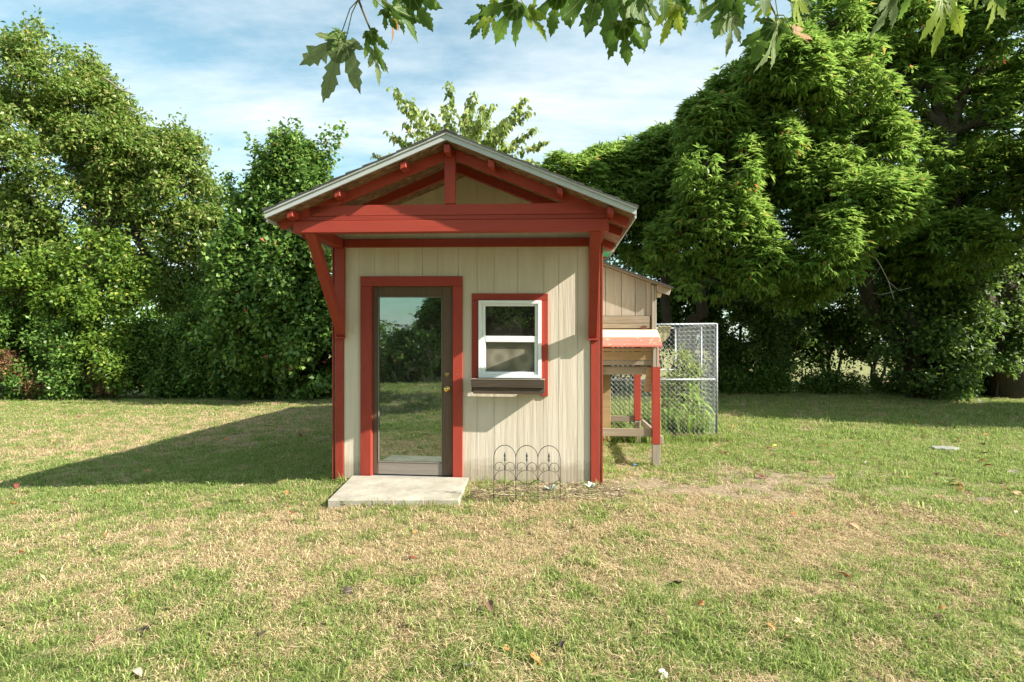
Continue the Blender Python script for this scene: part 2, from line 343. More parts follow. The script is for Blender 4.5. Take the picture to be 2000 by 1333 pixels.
def scatter(name, label, cat, kinds, P, idx, rot, scl):
    col = bpy.data.collections.new(name+'_sources')
    for i, o in enumerate(kinds): o.name = 'blade_%02d_%s' % (i, name); col.objects.link(o)
    me = bpy.data.meshes.new(name); me.vertices.add(len(P)); me.vertices.foreach_set('co', P.astype(np.float32).ravel())
    a = me.attributes.new('pick', 'INT', 'POINT'); a.data.foreach_set('value', idx.astype(np.int32))
    a = me.attributes.new('rot', 'FLOAT_VECTOR', 'POINT'); a.data.foreach_set('vector', rot.astype(np.float32).ravel())
    a = me.attributes.new('scl', 'FLOAT', 'POINT'); a.data.foreach_set('value', scl.astype(np.float32))
    o = link(name, me); tag(o, label, cat, kind='stuff')
    g = bpy.data.node_groups.new(name, 'GeometryNodeTree')
    g.interface.new_socket('Geometry', in_out='INPUT', socket_type='NodeSocketGeometry'); g.interface.new_socket('Geometry', in_out='OUTPUT', socket_type='NodeSocketGeometry')
    gi = g.nodes.new('NodeGroupInput'); go = g.nodes.new('NodeGroupOutput'); ip = g.nodes.new('GeometryNodeInstanceOnPoints'); ci = g.nodes.new('GeometryNodeCollectionInfo')
    ci.inputs['Collection'].default_value = col; ci.inputs['Separate Children'].default_value = True; ci.inputs['Reset Children'].default_value = True
    def na(nm, t):
        n = g.nodes.new('GeometryNodeInputNamedAttribute'); n.data_type = t; n.inputs['Name'].default_value = nm; return n.outputs['Attribute']
    L = g.links.new; L(gi.outputs[0], ip.inputs['Points']); L(ci.outputs[0], ip.inputs['Instance']); ip.inputs['Pick Instance'].default_value = True
    L(na('pick', 'INT'), ip.inputs['Instance Index']); L(na('scl', 'FLOAT'), ip.inputs['Scale'])
    e = g.nodes.new('FunctionNodeEulerToRotation'); L(na('rot', 'FLOAT_VECTOR'), e.inputs[0]); L(e.outputs[0], ip.inputs['Rotation'])
    L(ip.outputs[0], go.inputs[0]); md = o.modifiers.new('scatter', 'NODES'); md.node_group = g
    return o
def lawn():
    K = [tuft('t', 26, .06, .018, .040, .0042, 1.3, GR_G, 1), tuft('t', 24, .06, .02, .055, .0045, 1.0, GR_G, 2), tuft('t', 30, .06, .012, .030, .004, 1.6, GR_G, 3),
         tuft('t', 28, .06, .012, .032, .0034, 2.3, GR_S, 4), tuft('t', 26, .06, .012, .040, .0036, 1.9, GR_S, 5), tuft('t', 30, .06, .008, .022, .004, 2.8, GR_S, 6), tuft('t', 22, .05, .03, .075, .0062, .9, GR_G, 7), tuft('t', 18, .04, .025, .06, .008, 1.2, GR_G, 8)]
    rs = np.random.RandomState(5); Ps = []; Ss = []
    for (x0, x1, y0, y1, den, s) in ((-4.5, 4.5, 1.6, 4.2, 700, .95), (-7.5, 7.5, 4.2, 8.2, 420, 1.1), (-14, 14, 8.2, 15, 150, 1.5), (-17, 17, 15, 18.3, 90, 1.7), (-9, 4, -9, 1.6, 70, 1.5)):
        n = int((x1-x0)*(y1-y0)*den); x = x0+(x1-x0)*rs.rand(n); y = y0+(y1-y0)*rs.rand(n)
        k = np.abs(x) < np.abs(y)*.98+1.0 if y0 > 0 else np.ones(n, bool); x, y = x[k], y[k]
        Ps.append(np.stack([x, y], 1)); Ss.append(np.full(len(x), s))
    P = np.concatenate(Ps); S = np.concatenate(Ss); x, y = P[:, 0], P[:, 1]
    dirt = dirtness(x, y); dry = dryness(x, y); n = len(x)
    c, s_ = math.cos(R(4.2)), math.sin(R(4.2)); u = (x+.49)*c-(y-5.82)*s_; v = (x+.49)*s_+(y-5.82)*c
    inside = ((np.abs(u) < 1.44) & (v > -.02) & (v < 6.3)) | ((x > -1.70) & (x < -.44) & (y > 4.97) & (y < 5.95))
    keep = (rs.rand(n) > dirt*.84) & ~inside & ~((y > 17) & (x < 0) & (rs.rand(n) > .5))
    x, y, S, dry, n2 = x[keep], y[keep], S[keep], dry[keep], keep.sum()
    st = rs.rand(n2) < np.clip(dry*1.15-.08, .05, .93)
    idx = np.where(st, 3+rs.randint(0, 3, n2), rs.randint(0, 3, n2))
    rot = np.stack([rs.randn(n2)*.12, rs.randn(n2)*.12, rs.rand(n2)*6.28], 1)
    sc = S*(.7+.55*rs.rand(n2))*(.55+1.0*fnoise(x, y, 1.9, 31))
    big = (rs.rand(n2) < .009*(vnoise(x, y, 2.3, 77) > .5)) & (y > 0); idx[big] = 6+rs.randint(0, 2, big.sum()); sc[big] *= 1.0
    scatter('lawn_grass', 'short mown grass mixed green and straw coloured over the whole yard', 'grass', K, np.stack([x, y, gh(x, y)+(fnoise(x, y, 9, 2)-.5)*.02], 1), idx, rot, sc)
lawn()

# ------------------------------------------------------------------ the shed
TH = R(-4.2); SH = .007
shed = empty('garden_shed', (-.49, 5.82, 0), 'small beige garden shed with red trim, glass door and overhanging gable roof', 'shed', TH)
def part(mb, name, mat, bevel=.002, parent=None, smooth=False):
    return mb.build(name, mat, parent or shed, bevel, smooth, SH)
def top(u): return 3.205-.41*abs(u)
def siding():
    gr = [-1.30, -1.14, -.968, -.713, -.455, -.291, -.074, .126, .304, .55, .816, .975, 1.17, 1.30]
    OP = [(-1.045, -.085, 0.0, 2.105), (.125, .815, 1.02, 1.93)]
    def rects(a, b, v0, v1, zb, mb):
        cuts = sorted({a, b, *[c for o in OP for c in o[:2] if a < c < b], *([0.0] if a < 0 < b else [])})
        for p, q in zip(cuts[:-1], cuts[1:]):
            mid = (p+q)/2; segs = [(zb, None)]
            for o in OP:
                if o[0] < mid < o[1]:
                    segs = [(zb, o[2]), (o[3], None)] if o[2] > zb+.01 else [(o[3], None)]
            for z0, z1 in segs:
                if z1 is not None: mb.box(p, q, v0, v1, z0, z1)
                else: mb.prism([(p, z0), (q, z0), (q, top(q)), (p, top(p))], v0, v1)
    for a, b in zip(gr[:-1], gr[1:]):
        g = .0014; v0 = random.uniform(0, .0012)
        if .12 < a and b < .83:          # boards cut in two by the window
            part(MB().box(a+g, b-g, v0, .0115, .012, 1.02), 'siding_board', SIDING, 0)
            part(MB().prism([(a+g, 1.93), (b-g, 1.93), (b-g, top(b)), (a+g, top(a))], v0, .0115), 'siding_board', SIDING, 0)
            continue
        mb = MB(); rects(a+g, b-g, v0, .0115, .012, mb); part(mb, 'siding_board', SIDING, 0)
    mb = MB(); rects(-1.41, 1.41, .012, .03, .015, mb); part(mb, 'sheathing', SIDING, 0)
siding()
D = 6.2
part(MB().box(-1.41, -1.385, .031, D, .0, 2.60), 'side_wall', SIDING)
part(MB().box(1.385, 1.41, .031, D, .0, 2.60), 'side_wall', SIDING)
part(MB().prism([(-1.41, 0), (1.41, 0), (1.41, top(1.41)), (0, top(0)), (-1.41, top(1.41))], D, D+.02), 'back_wall', SIDING, 0)
part(MB().box(-1.38, 1.38, .035, D-.01, -.02, .02), 'floor_board', plain('dark_floor', (.07, .055, .04), .9))
# corner boards
for s in (-1, 1):
    a, b = sorted((s*1.305, s*1.392))
    part(MB().box(a, b, -.019, -.0005, -.005, 1.50), 'corner_board', RED)
    a, b = sorted((s*1.285, s*1.392))
    part(MB().box(a, b, -.038, -.0005, 1.502, 2.455), 'upper_corner_board', RED)
    a, b = sorted((s*1.4125, s*1.428)); part(MB().box(a, b, -.012, .09, -.005, 2.60), 'side_corner_board', RED)
part(MB().box(-1.283, 1.283, -.038, -.0005, 2.462, 2.548), 'header_board', RED)
# door casing and jamb
part(MB().box(-1.118, -1.003, -.022, -.001, .008, 2.052), 'door_casing', RED, .003)
part(MB().box(-.128, -.026, -.022, -.001, .02, 2.052), 'door_casing', RED, .003)
part(MB().box(-1.118, -.026, -.024, -.001, 2.054, 2.157), 'door_casing', REDX, .003)
part(MB().box(-1.044, -.998, -.001, .10, .03, 2.10), 'door_jamb', RED)
part(MB().box(-.134, -.086, -.001, .10, .03, 2.10), 'door_jamb', RED)
part(MB().box(-.997, -.135, -.001, .10, 2.062, 2.10), 'door_jamb', RED)
part(MB().box(-1.0, -.13, -.045, .10, .012, .046).box(-1.0, -.13, -.03, -.02, .047, .052), 'threshold', ALU)
door = part(MB().box(-.993, -.939, .022, .062, .06, 2.057), 'glass_door', DOORW)
def dpart(mb, name, mat, bevel=.002, smooth=False): return mb.build(name, mat, door, bevel, smooth, SH)
dpart(MB().box(-.247, -.139, .022, .062, .06, 2.057), 'stile', DOORW)
dpart(MB().box(-.937, -.249, .022, .062, 1.948, 2.057), 'rail', DOORW)
dpart(MB().box(-.937, -.249, .022, .062, .06, .185), 'rail', DOORR)
b = MB()
b.box(-.937, -.930, .018, .03, .187, 1.946); b.box(-.256, -.249, .018, .03, .187, 1.946); b.box(-.929, -.257, .018, .03, .187, .196); b.box(-.929, -.257, .018, .03, 1.938, 1.946)
dpart(b, 'glazing_bead', DOORR, 0)
dpart(MB().box(-.929, -.257, .036, .041, .197, 1.937), 'glass', GL_DOOR, 0)
def knob(z, prof):
    M = Matrix.Translation((-.195, .022, z)) @ Matrix.Rotation(R(90), 4, 'X')
    return MB().lathe(prof, 24, M)
dpart(knob(.975, [(.031, 0), (.032, .004), (.026, .008), (.012, .011), (.011, .03), (.022, .036), (.028, .048), (.027, .060), (.020, .069), (.006, .072)]), 'door_knob', BRASS, 0, True)
dpart(knob(1.13, [(.027, 0), (.028, .006), (.024, .012), (.012, .014), (.010, .018)]), 'deadbolt', plain('dull_brass', (.36, .26, .12), .4, .9), 0, True)
# window
part(MB().box(.071, .143, -.02, -.001, 1.075, 1.905), 'window_casing', RED, .003)
part(MB().box(.797, .866, -.02, -.001, .915, 1.905), 'window_casing', RED, .003)
part(MB().box(.071, .866, -.021, -.001, 1.907, 1.977), 'window_casing', REDX, .003)
win = part(MB().box(.146, .181, -.05, .02, 1.10, 1.903).box(.762, .797, -.05, .02, 1.10, 1.903).box(.1815, .7615, -.05, .02, 1.868, 1.903).box(.1815, .7615, -.05, .02, 1.10, 1.137), 'window_frame', WHITE)
def wpart(mb, name, mat, bevel=.0015): return mb.build(name, mat, win, bevel, False, SH)
wpart(MB().box(.183, .213, -.03, .012, 1.49, 1.866).box(.731, .760, -.03, .012, 1.49, 1.866).box(.2135, .7305, -.03, .012, 1.845, 1.866), 'upper_sash', WHITE)
wpart(MB().box(.183, .2165, -.038, .008, 1.139, 1.535).box(.728, .760, -.038, .008, 1.139, 1.535).box(.217, .7275, -.040, .008, 1.473, 1.535).box(.217, .7275, -.038, .008, 1.139, 1.163), 'lower_sash', WHITE)
wpart(MB().box(.214, .730, -.004, .001, 1.536, 1.844), 'pane', GL_UP, 0)
wpart(MB().box(.2175, .727, -.012, -.008, 1.1635, 1.4725), 'pane', GL_LOW, 0)
wpart(MB().box(.2175, .2245, -.020, -.013, 1.164, 1.472).box(.7205, .727, -.020, -.013, 1.164, 1.472).box(.225, .720, -.020, -.013, 1.164, 1.171).box(.225, .720, -.020, -.013, 1.465, 1.472), 'screen_frame', plain('grey_screen_frame', (.22, .22, .21), .5), 0)
pb = part(MB().box(.088, .832, -.172, -.152, 1.012, 1.090), 'planter_box', BOXW)
def pp(mb, name, mat): return mb.build(name, mat, pb, .002, False, SH)
pp(MB().box(.105, .818, -.158, -.140, .945, 1.011), 'plank', BOXW)
pp(MB().box(.088, .112, -.150, -.023, .96, 1.088), 'plank', BOXW); pp(MB().box(.808, .832, -.150, -.023, .96, 1.088), 'plank', BOXW)
pp(MB().box(.113, .807, -.139, -.023, .948, .966), 'plank', BOXW)
pp(MB().box(.085, .835, -.175, -.150, 1.0905, 1.098).box(.085, .128, -.1495, -.052, 1.0905, 1.098).box(.790, .835, -.1495, -.052, 1.0905, 1.098), 'rim', BOXT)
# porch roof timbers
part(MB().box(-1.436, 1.402, -.885, -.80, 2.452, 2.557), 'front_beam', REDX, .004)
part(MB().box(-1.436, 1.400, -.876, -.80, 2.560, 2.600), 'beam_cap', REDX, .003)
part(MB().box(-1.29, 1.29, -.872, -.834, 2.603, 2.700), 'tie_beam', REDX, .003)
for s in (-1, 1):
    a, b = sorted((s*1.30, s*1.395)); part(MB().box(a, b, -.797, 6.2, 2.458, 2.556), 'side_plate', RED, .003)
    # knee brace: from the wall at 1.5 m up to the underside of the front beam
    b0, b1, t0, t1 = 1.278, 1.365, 1.240, 1.335; mb = MB(); prof = [(-.0385, 1.515, 0), (-.0385, 1.655, .1), (-.775, 2.449, .95), (-.876, 2.449, 1)]
    vv = [(s*(b0+(t0-b0)*k), v, z) for v, z, k in prof]+[(s*(b1+(t1-b1)*k), v, z) for v, z, k in prof]
    mb.v = vv; mb.f = [(0, 1, 2, 3), (7, 6, 5, 4)]+[(i, 4+i, 4+(i+1) % 4, (i+1) % 4) for i in range(4)]; part(mb, 'knee_brace', RED, .003)
    a, b = sorted((s*(b0-.008), s*(b1+.008))); part(MB().box(a, b, -.075, -.0385, 1.497, 1.514), 'brace_block', RED)
# rafters : pairs at the front (v = -.86) and further in
def rafter(v0, v1, s, ztop, h, u_in, u_out, name='rafter'):
    t = lambda u: ztop-.405*u
    pts = [(s*u_in, t(u_in)-h), (s*u_out, t(u_out)-h), (s*(u_out+.02), t(u_out+.02)-.02), (s*(u_out+.02), t(u_out+.02)), (s*u_in, t(u_in))]
    if s < 0: pts = pts[::-1]
    return part(MB().prism(pts, v0, v1), name, RED, .002)
for s in (-1, 1):
    rafter(-.872, -.834, s, 3.205, .088, .052 if s > 0 else .052, 1.56)
    rafter(-.42, -.382, s, 3.205, .088, .001, 1.56)
    for v in (.35, 1.0, 1.65, 2.3, 2.95, 3.6, 4.25, 4.9, 5.55): rafter(v, v+.038, s, 3.205, .088, .001, 1.56)
part(MB().box(-.049, .049, -.878, -.834, 2.703, 3.20-.02), 'king_post', RED, .003)
part(MB().box(-.026, .026, -1.018, -.880, 3.112, 3.182), 'lookout', RED, .004)
for s in (-1, 1):
    for u in (.385, .975, 1.405):
        z = 3.199-.41*u; c = .026; d = .41*c
        pts = [(s*(u-c), z+d-.060), (s*(u+c), z-d-.060), (s*(u+c), z-d), (s*(u-c), z+d)]
        if s < 0: pts = pts[::-1]
        part(MB().prism(pts, -1.018, -.874), 'lookout', RED, .004)
for s in (-1, 1):
    def sl(u0, u1, zo0, zo1, v0, v1, name, mat, bev=.0):
        f = lambda u: 3.205-.41*u
        pts = [(s*u0, f(u0)+zo0), (s*u1, f(u1)+zo0), (s*u1, f(u1)+zo1), (s*u0, f(u0)+zo1)]
        if s < 0: pts = pts[::-1]
        return part(MB().prism(pts, v0, v1), name, mat, bev)
    sl(.0005, 1.60, .003, .018, -1.03, 6.5, 'roof_deck', OSB)
    sl(.0005, 1.615, .006, .066, -1.052, -1.032, 'rake_fascia', FASC)
    sl(.0005, 1.618, .052, .070, -1.064, -1.0525, 'drip_edge', FASC)
    a, b = sorted((s*1.602, s*1.616)); part(MB().box(a, b, -1.031, 6.5, 3.205-.41*1.61-.022, 3.205-.41*1.61+.055), 'eave_fascia', FASC)
    k = 0; u = 1.63
    while u > .02:       # overlapping shingle courses, lowest first
        u0 = max(u-.15, .0005); f = lambda q: 3.205-.41*q
        pts = [(s*u0, f(u0)+.069), (s*u, f(u)+.069+.0), (s*u, f(u)+.088), (s*u0, f(u0)+.075)]
        if s < 0: pts = pts[::-1]
        part(MB().prism(pts, -1.068-random.uniform(0, .006), 6.52), 'shingle_course', SHING, 0); u -= .15
rc = part(MB().prism([(-.10, 3.205-.041+.082), (0, 3.205+.082), (.10, 3.205-.041+.082), (.10, 3.205-.041+.092), (0, 3.205+.096), (-.10, 3.205-.041+.092)], -1.07, 6.52), 'ridge_cap', SHING, 0)
# green sheet tucked under the right-hand eave
part(MB().prism([(1.432, 3.205-.41*1.432-.115), (1.585, 3.205-.41*1.585-.045), (1.585, 3.205-.41*1.585-.040), (1.432, 3.205-.41*1.432-.110)], .42, 1.6), 'green_sheet', GREENT, 0)
part(MB().box(1.425, 1.59, .385, .415, 2.47, 2.53), 'block', WEATH, 0)

slab = MB(); slab.prism([(-1.645, 4.955), (-.475, 4.965), (-.452, 5.775), (-1.685, 5.86)], -.06, .062, 'z')
so = slab.build('concrete_step', CONC, None, .006); tag(so, 'low pale concrete slab serving as doorstep in front of the glass door', 'doorstep')

# ------------------------------------------------------------------ weathered coop beside the shed
coop = empty('chicken_coop', (-.49, 5.82, 0), 'weathered wooden hen coop on red legs standing against the right side of the shed', 'coop', TH)
def cp(mb, name, mat, bevel=.003, parent=None): return mb.build(name, mat, parent or coop, bevel)
def ctop(u): return 2.42-.375*(u-1.5)
us = [1.45, 1.565, 1.757, 1.925, 2.058, 2.12]
for a, b in zip(us[:-1], us[1:]):
    cp(MB().prism([(a+.003, 1.79), (b-.003, 1.79), (b-.003, ctop(b)), (a+.003, ctop(a))], 1.15+random.uniform(0, .003), 1.168), 'wall_board', WEATH, .0015)
cp(MB().box(1.45, 2.10, 1.132, 1.149, 1.70, 1.785), 'cross_board', WEATHX); cp(MB().box(1.45, 2.10, 1.134, 1.149, 1.635, 1.697), 'cross_board', WEATHX)
cp(MB().box(1.45, 2.118, 1.169, 1.185, 1.60, 1.80), 'backing_board', WEATHX)
cp(MB().box(2.123, 2.150, 1.125, 1.19, 1.62, ctop(2.15)-.012), 'corner_post', WEATH); cp(MB().box(2.153, 2.180, 1.135, 1.19, 1.62, ctop(2.18)-.012), 'corner_post', WEATH)
for i in range(7): cp(MB().box(2.165, 2.183, 1.194+i*.17, 1.194+i*.17+.165, 1.10, ctop(2.18)-.02), 'wall_board', WEATH, .0015)
cp(MB().prism([(1.43, ctop(1.43)+.006), (2.345, ctop(2.345)+.006), (2.345, ctop(2.345)+.02), (1.43, ctop(1.43)+.02)], 1.05, 2.45), 'roof_deck', WEATHX, 0)
cp(MB().prism([(1.43, ctop(1.43)+.022), (2.365, ctop(2.365)+.022), (2.365, ctop(2.365)+.034), (1.43, ctop(1.43)+.034)], 1.04, 2.46), 'roof_felt', SHING, 0)
cp(MB().prism([(2.185, ctop(2.185)-.075), (2.33, ctop(2.33)-.07), (2.352, ctop(2.352)+.004), (2.185, ctop(2.185)+.004)], 1.12, 1.155), 'roof_rafter', WEATH)
cp(MB().prism([(2.185, ctop(2.185)-.15), (2.235, ctop(2.235)-.13), (2.25, ctop(2.25)-.078), (2.185, ctop(2.185)-.078)], 1.16, 1.195), 'roof_block', LIDW)
# nest box with sloping lid of two boards
ls = (1.63-1.43)/(.40)
def lidz(v): return 1.43+ls*(v-.75)
cp(MB().prism([(.752, lidz(.752)-.022), (.945, lidz(.945)-.022), (.945, lidz(.945)), (.752, lidz(.752))], 1.45, 2.178, 'x'), 'lid_board', LIDR)
cp(MB().prism([(.948, lidz(.948)-.022), (1.13, lidz(1.13)-.022), (1.13, lidz(1.13)), (.948, lidz(.948))], 1.45, 2.186, 'x'), 'lid_board', LIDW)
cp(MB().box(2.0, 2.06, 1.125, 1.131, 1.60, 1.665), 'hinge', RUST, 0)
cp(MB().box(1.47, 2.082, .862, .884, 1.36, 1.397), 'nest_board', HONEY); cp(MB().box(1.47, 2.082, .858, .884, 1.256, 1.356), 'nest_board', HONEY)
cp(MB().box(1.47, 2.082, .862, .884, 1.194, 1.252), 'nest_board', WEATHX)
cp(MB().box(1.47, 2.03, .93, .965, 1.08, 1.178), 'bearer', WEATHX)
cp(MB().box(2.084, 2.118, .835, .90, 1.175, 1.41), 'nest_post', WEATH); cp(MB().box(2.124, 2.150, .835, .90, 1.175, 1.41), 'nest_post', WEATH)
for i in range(3): cp(MB().box(2.152, 2.168, .96+i*.065, .96+i*.065+.062, 1.20, 1.46+i*.03), 'nest_side_board', WEATH)
cp(MB().prism([(1.985, .885), (2.062, .875), (2.09, 1.17), (2.03, 1.17)], .905, .928), 'strut', HONEY)
cp(MB().box(2.080, 2.170, .835, .925, .27, 1.174).box(2.151, 2.172, .90, .94, 1.1745, 1.41), 'front_leg', RED, .004); cp(MB().box(2.082, 2.168, .838, .922, -.02, .268), 'leg_foot', WEATH, .004)
cp(MB().box(2.085, 2.175, 2.31, 2.40, .34, 1.60), 'rear_leg', RED, .004); cp(MB().box(2.09, 2.17, 2.315, 2.395, -.03, .338), 'leg_foot', WEATH)
cp(MB().box(1.62, 1.745, 2.31, 2.40, .0, 1.5), 'rear_leg', HONEY); cp(MB().box(1.435, 1.49, .86, .92, .0, 1.19), 'front_leg', WEATH)
cp(MB().box(1.47, 2.078, .862, .90, .355, .445), 'bottom_rail', WEATHX); cp(MB().box(1.62, 2.083, 2.33, 2.37, .315, .40), 'bottom_rail', WEATHX)
cp(MB().box(2.174, 2.212, .88, 2.30, .27, .36), 'bottom_rail', WEATH)
for i in range(8): cp(MB().box(1.47, 2.15, 1.19+i*.145, 1.19+i*.145+.135, 1.075, 1.095), 'floor_board', WEATHX, 0)

# ------------------------------------------------------------------ chain-link pen
pen = empty('chain_link_pen', (-.49, 5.82, 0), 'galvanised chain-link dog pen behind the wooden coop, overgrown inside', 'pen', TH)
PG = .0; PZ = 1.735
WIRE = plain('mesh_wire', (.50, .52, .54), .5, .4)
def pipe(p, q, r=.016, name='pipe'): return MB().tube([p, q], r, 10).build(name, GALV, pen, 0, True)
U0, U1, V0, V1 = 1.47, 3.36, 2.75, 5.55
for (u, v) in ((U1, V0), (U1, 3.62), (U1, V1), (U0, V0), (U0, V1), (2.0, V1)): pipe((u, v, -.05), (u, v, PZ), .018, 'post')
for z in (PZ, .905):
    pipe((U0, V0, z-.02), (U1-.02, V0, z), .017, 'rail'); pipe((U0, V1, z), (U1-.02, V1, z), .015, 'rail'); pipe((U1, V0+.02, z), (U1, V1-.02, z), .015, 'rail'); pipe((U0, V0+.02, z), (U0, V1-.02, z), .015, 'rail')
MB().tube([(1.9, V0, .075), (U1-.03, V0, .07)], .016, 8).build('bottom_rail', RUST, pen, 0, True)
def link_mesh2(axis, fixed, a0, a1, z0, z1, wr=.0025):
    mb = MB(); h = .036; n = int((a1-a0)/(2*h))
    for i in range(n):
        for ph in (0, 1):
            pts = []; s = 0; z = z0
            while z <= z1+.02:
                tri = s % 2
                w = a0+i*2*h+(h*tri if ph == 0 else -h*tri)+h
                w += .004*math.sin(z*3)
                d = fixed+(.004 if tri else -.004)
                pts.append((w, d, z) if axis == 'u' else (d, w, z)); z += h; s += 1
            mb.tube(pts, wr, 3)
    o = mb.build('wire_mesh', WIRE if wr > .0015 else GALV, pen); o['kind'] = 'stuff'; return o
link_mesh2('u', V0-.024, U0, U1+.02, .06, PZ+.02); link_mesh2('u', V1+.024, U0, U1, .06, PZ+.02, .0012)
link_mesh2('v', U1+.024, V0, V1, .05, PZ+.02)
fp = MB().prism([(2.50, PZ-.03), (2.50, PZ-.30), (2.54, PZ-.31), (2.66, PZ-.20), (2.70, PZ-.03)], V0+.03, V0+.045).build('feed_hopper', BEIGEP, None, .002)
fp.location = (-.49, 5.82, 0); fp.rotation_euler = (0, 0, TH); tag(fp, 'beige curved plastic panel hanging inside the top rail of the chain-link pen', 'panel')

# ------------------------------------------------------------------ wire garden edging in front of the wall
def edging():
    e = empty('garden_edging', (-.165, 5.04, G(-.165, 5.04)), 'low dark wire border fence with three arches and spear finials before the wall', 'border fence', TH)
    w = .2; r = .0028
    def T(pts, rr=r, name='wire'): return MB().tube([(x, 0 if len(p) == 2 else p[2], z) for p in pts for x, z in [p[:2]]], rr, 6).build(name, IRON, e, 0, True)
    H = .46
    for i in range(3):
        x = i*w
        arc = [(x, -.03)]+[(x, z) for z in (.1, .25, .38)]
        arc += [(x+w/2-w/2*math.cos(t), .42+.115*math.sin(t)) for t in np.linspace(0, math.pi, 17)]
        arc += [(x+w, z) for z in (.38, .25, .1)]+[(x+w, -.08)]
        T(arc, .0032, 'arch')
        c = x+w/2
        T([(c, .10), (c, .40)], .0026, 'upright')
        MB().lathe([(.002, 0), (.008, .012), (.010, .03), (.006, .036), (.0075, .044), (.011, .056), (.006, .075), (.001, .092)], 10, Matrix.Translation((c, 0, .385))).build('finial', plain('verdigris_iron', (.07, .09, .085), .6, .3), e, 0, True)
        for sg in (-1, 1):
            # S-scroll between the upright and the arch leg
            cx = c+sg*.047
            pts = [(c+sg*.004, .31)]
            for t in np.linspace(0, 1, 14):      # up and over, curling in
                a = math.pi*(1-t*1.0); pts.append((cx-sg*.043*math.cos(a)*-1 if False else cx+sg*(-.043*math.cos(math.pi*t)), .335+.045*math.sin(math.pi*t)))
            for t in np.linspace(0, 1, 8)[1:]:
                a = math.pi*t; pts.append((cx+sg*(.043-.022*(1-math.cos(a))), .335-.032*math.sin(a)))
            T(pts, .0024, 'scroll')
            pts = [(c+sg*.004, .31)]+[(c+sg*(.004+.09*math.sin(t)**1.0), .31-.085*(1-math.cos(t))) for t in np.linspace(.1, math.pi/2, 9)]
            T(pts, .0024, 'scroll')
            pts = [(x+w/2+sg*w/2, .222)]+[(x+w/2+sg*(w/2-.085*math.sin(t)), .222-.09*(1-math.cos(t))) for t in np.linspace(.1, math.pi/2, 8)]
            T(pts, .0024, 'scroll')
    T([(0, .08), (3*w, .075)], .0024, 'bottom_wire')
    T([(0, .05), (0, -.10)], .004, 'stake'); T([(3*w, .05), (3*w, -.10)], .004, 'stake')
edging()

# ------------------------------------------------------------------ foliage tools
def unit(a): return a/np.maximum(np.linalg.norm(a, axis=-1, keepdims=True), 1e-9)
def leaves_mesh(name, P, D, Nn, ln, wd, mat, rs, fold=.18):
    """one folded four-cornered leaf per row: base P, direction D, normal Nn"""
    n = len(P); D = unit(D); S = unit(np.cross(D, Nn)); U = np.cross(S, D)
    L = (ln*(.7+.6*rs.rand(n)))[:, None]; Wd = (wd*(.7+.6*rs.rand(n)))[:, None]
    V = np.empty((n, 4, 3)); V[:, 0] = P; V[:, 1] = P+D*L*.42+S*Wd*.5+U*Wd*fold; V[:, 2] = P+D*L-U*L*.10; V[:, 3] = P+D*L*.42-S*Wd*.5+U*Wd*fold
    F = np.arange(n*4).reshape(n, 4)
    return np_mesh(name, V.reshape(-1, 3), F, mat, {'rnd': ('FACE', rs.rand(n))})
def crown_pts(lobes, n, rs, interior=.25, up=.35, back=.5, clump=.35, per=14, thr=.0, flat=.62):
    """a crown is a set of lobes, each lobe carries leafy boughs (clumps), each bough a dome of leaf groups"""
    lobes = np.array(lobes, float); A = (lobes[:, 3]*lobes[:, 4]+lobes[:, 3]*lobes[:, 5])
    nc = max(8, n//per); A = A**.62; k = rs.choice(len(lobes), nc*4, p=A/A.sum()); d = unit(rs.randn(nc*4, 3)); d[:, 2] += up*.5; d = unit(d)
    keep = (rs.rand(nc*4) > back*(d[:, 1] > .35)); k, d = k[keep], d[keep]
    rr = np.where(rs.rand(len(k)) < interior, .3+.5*rs.rand(len(k)), .80+.22*rs.rand(len(k)))
    C = lobes[k, :3]+d*lobes[k, 3:6]*rr[:, None]; rad = np.minimum(clump*(.35+1.05*rs.rand(len(k))), lobes[k, 3]*.6)
    sh = rs.rand(len(k)) < .16; C[sh] += d[sh]*lobes[k, 3:6][sh]*(.10+.25*rs.rand(sh.sum()))[:, None]+np.array([0, 0, .08]); rad[sh] *= .55
    ins = np.zeros(len(C), int)
    for l in lobes: ins += ((((C-l[:3])/(l[3:6]*.72))**2).sum(1) < 1)
    kp = (ins == 0) | (rs.rand(len(C)) < interior*.5)
    if thr > 0:
        nz = vnoise(C[:, 0]*1.0+C[:, 1]*.12, C[:, 2]*1.35, .85, 40)*.65+vnoise(C[:, 0], C[:, 2]*1.3+C[:, 1]*.2, 2.1, 61)*.35; kp &= nz > thr
    C, d, rad = C[kp][:nc], d[kp][:nc], rad[kp][:nc]; m = len(C)
    q = rs.choice(m, n, p=rad**2/(rad**2).sum()); w = rs.randn(n, 3)+d[q]*.7; w[:, 2] += .55; w = unit(w)
    off = w*rad[q][:, None]*(.55+.5*rs.rand(n)**.5)[:, None]*np.array([1, 1, flat])
    off[:, 2] -= (off[:, 0]**2+off[:, 1]**2)/np.maximum(rad[q], .08)*.35
    return C[q]+off, unit(d[q]*.4+w*.8), C
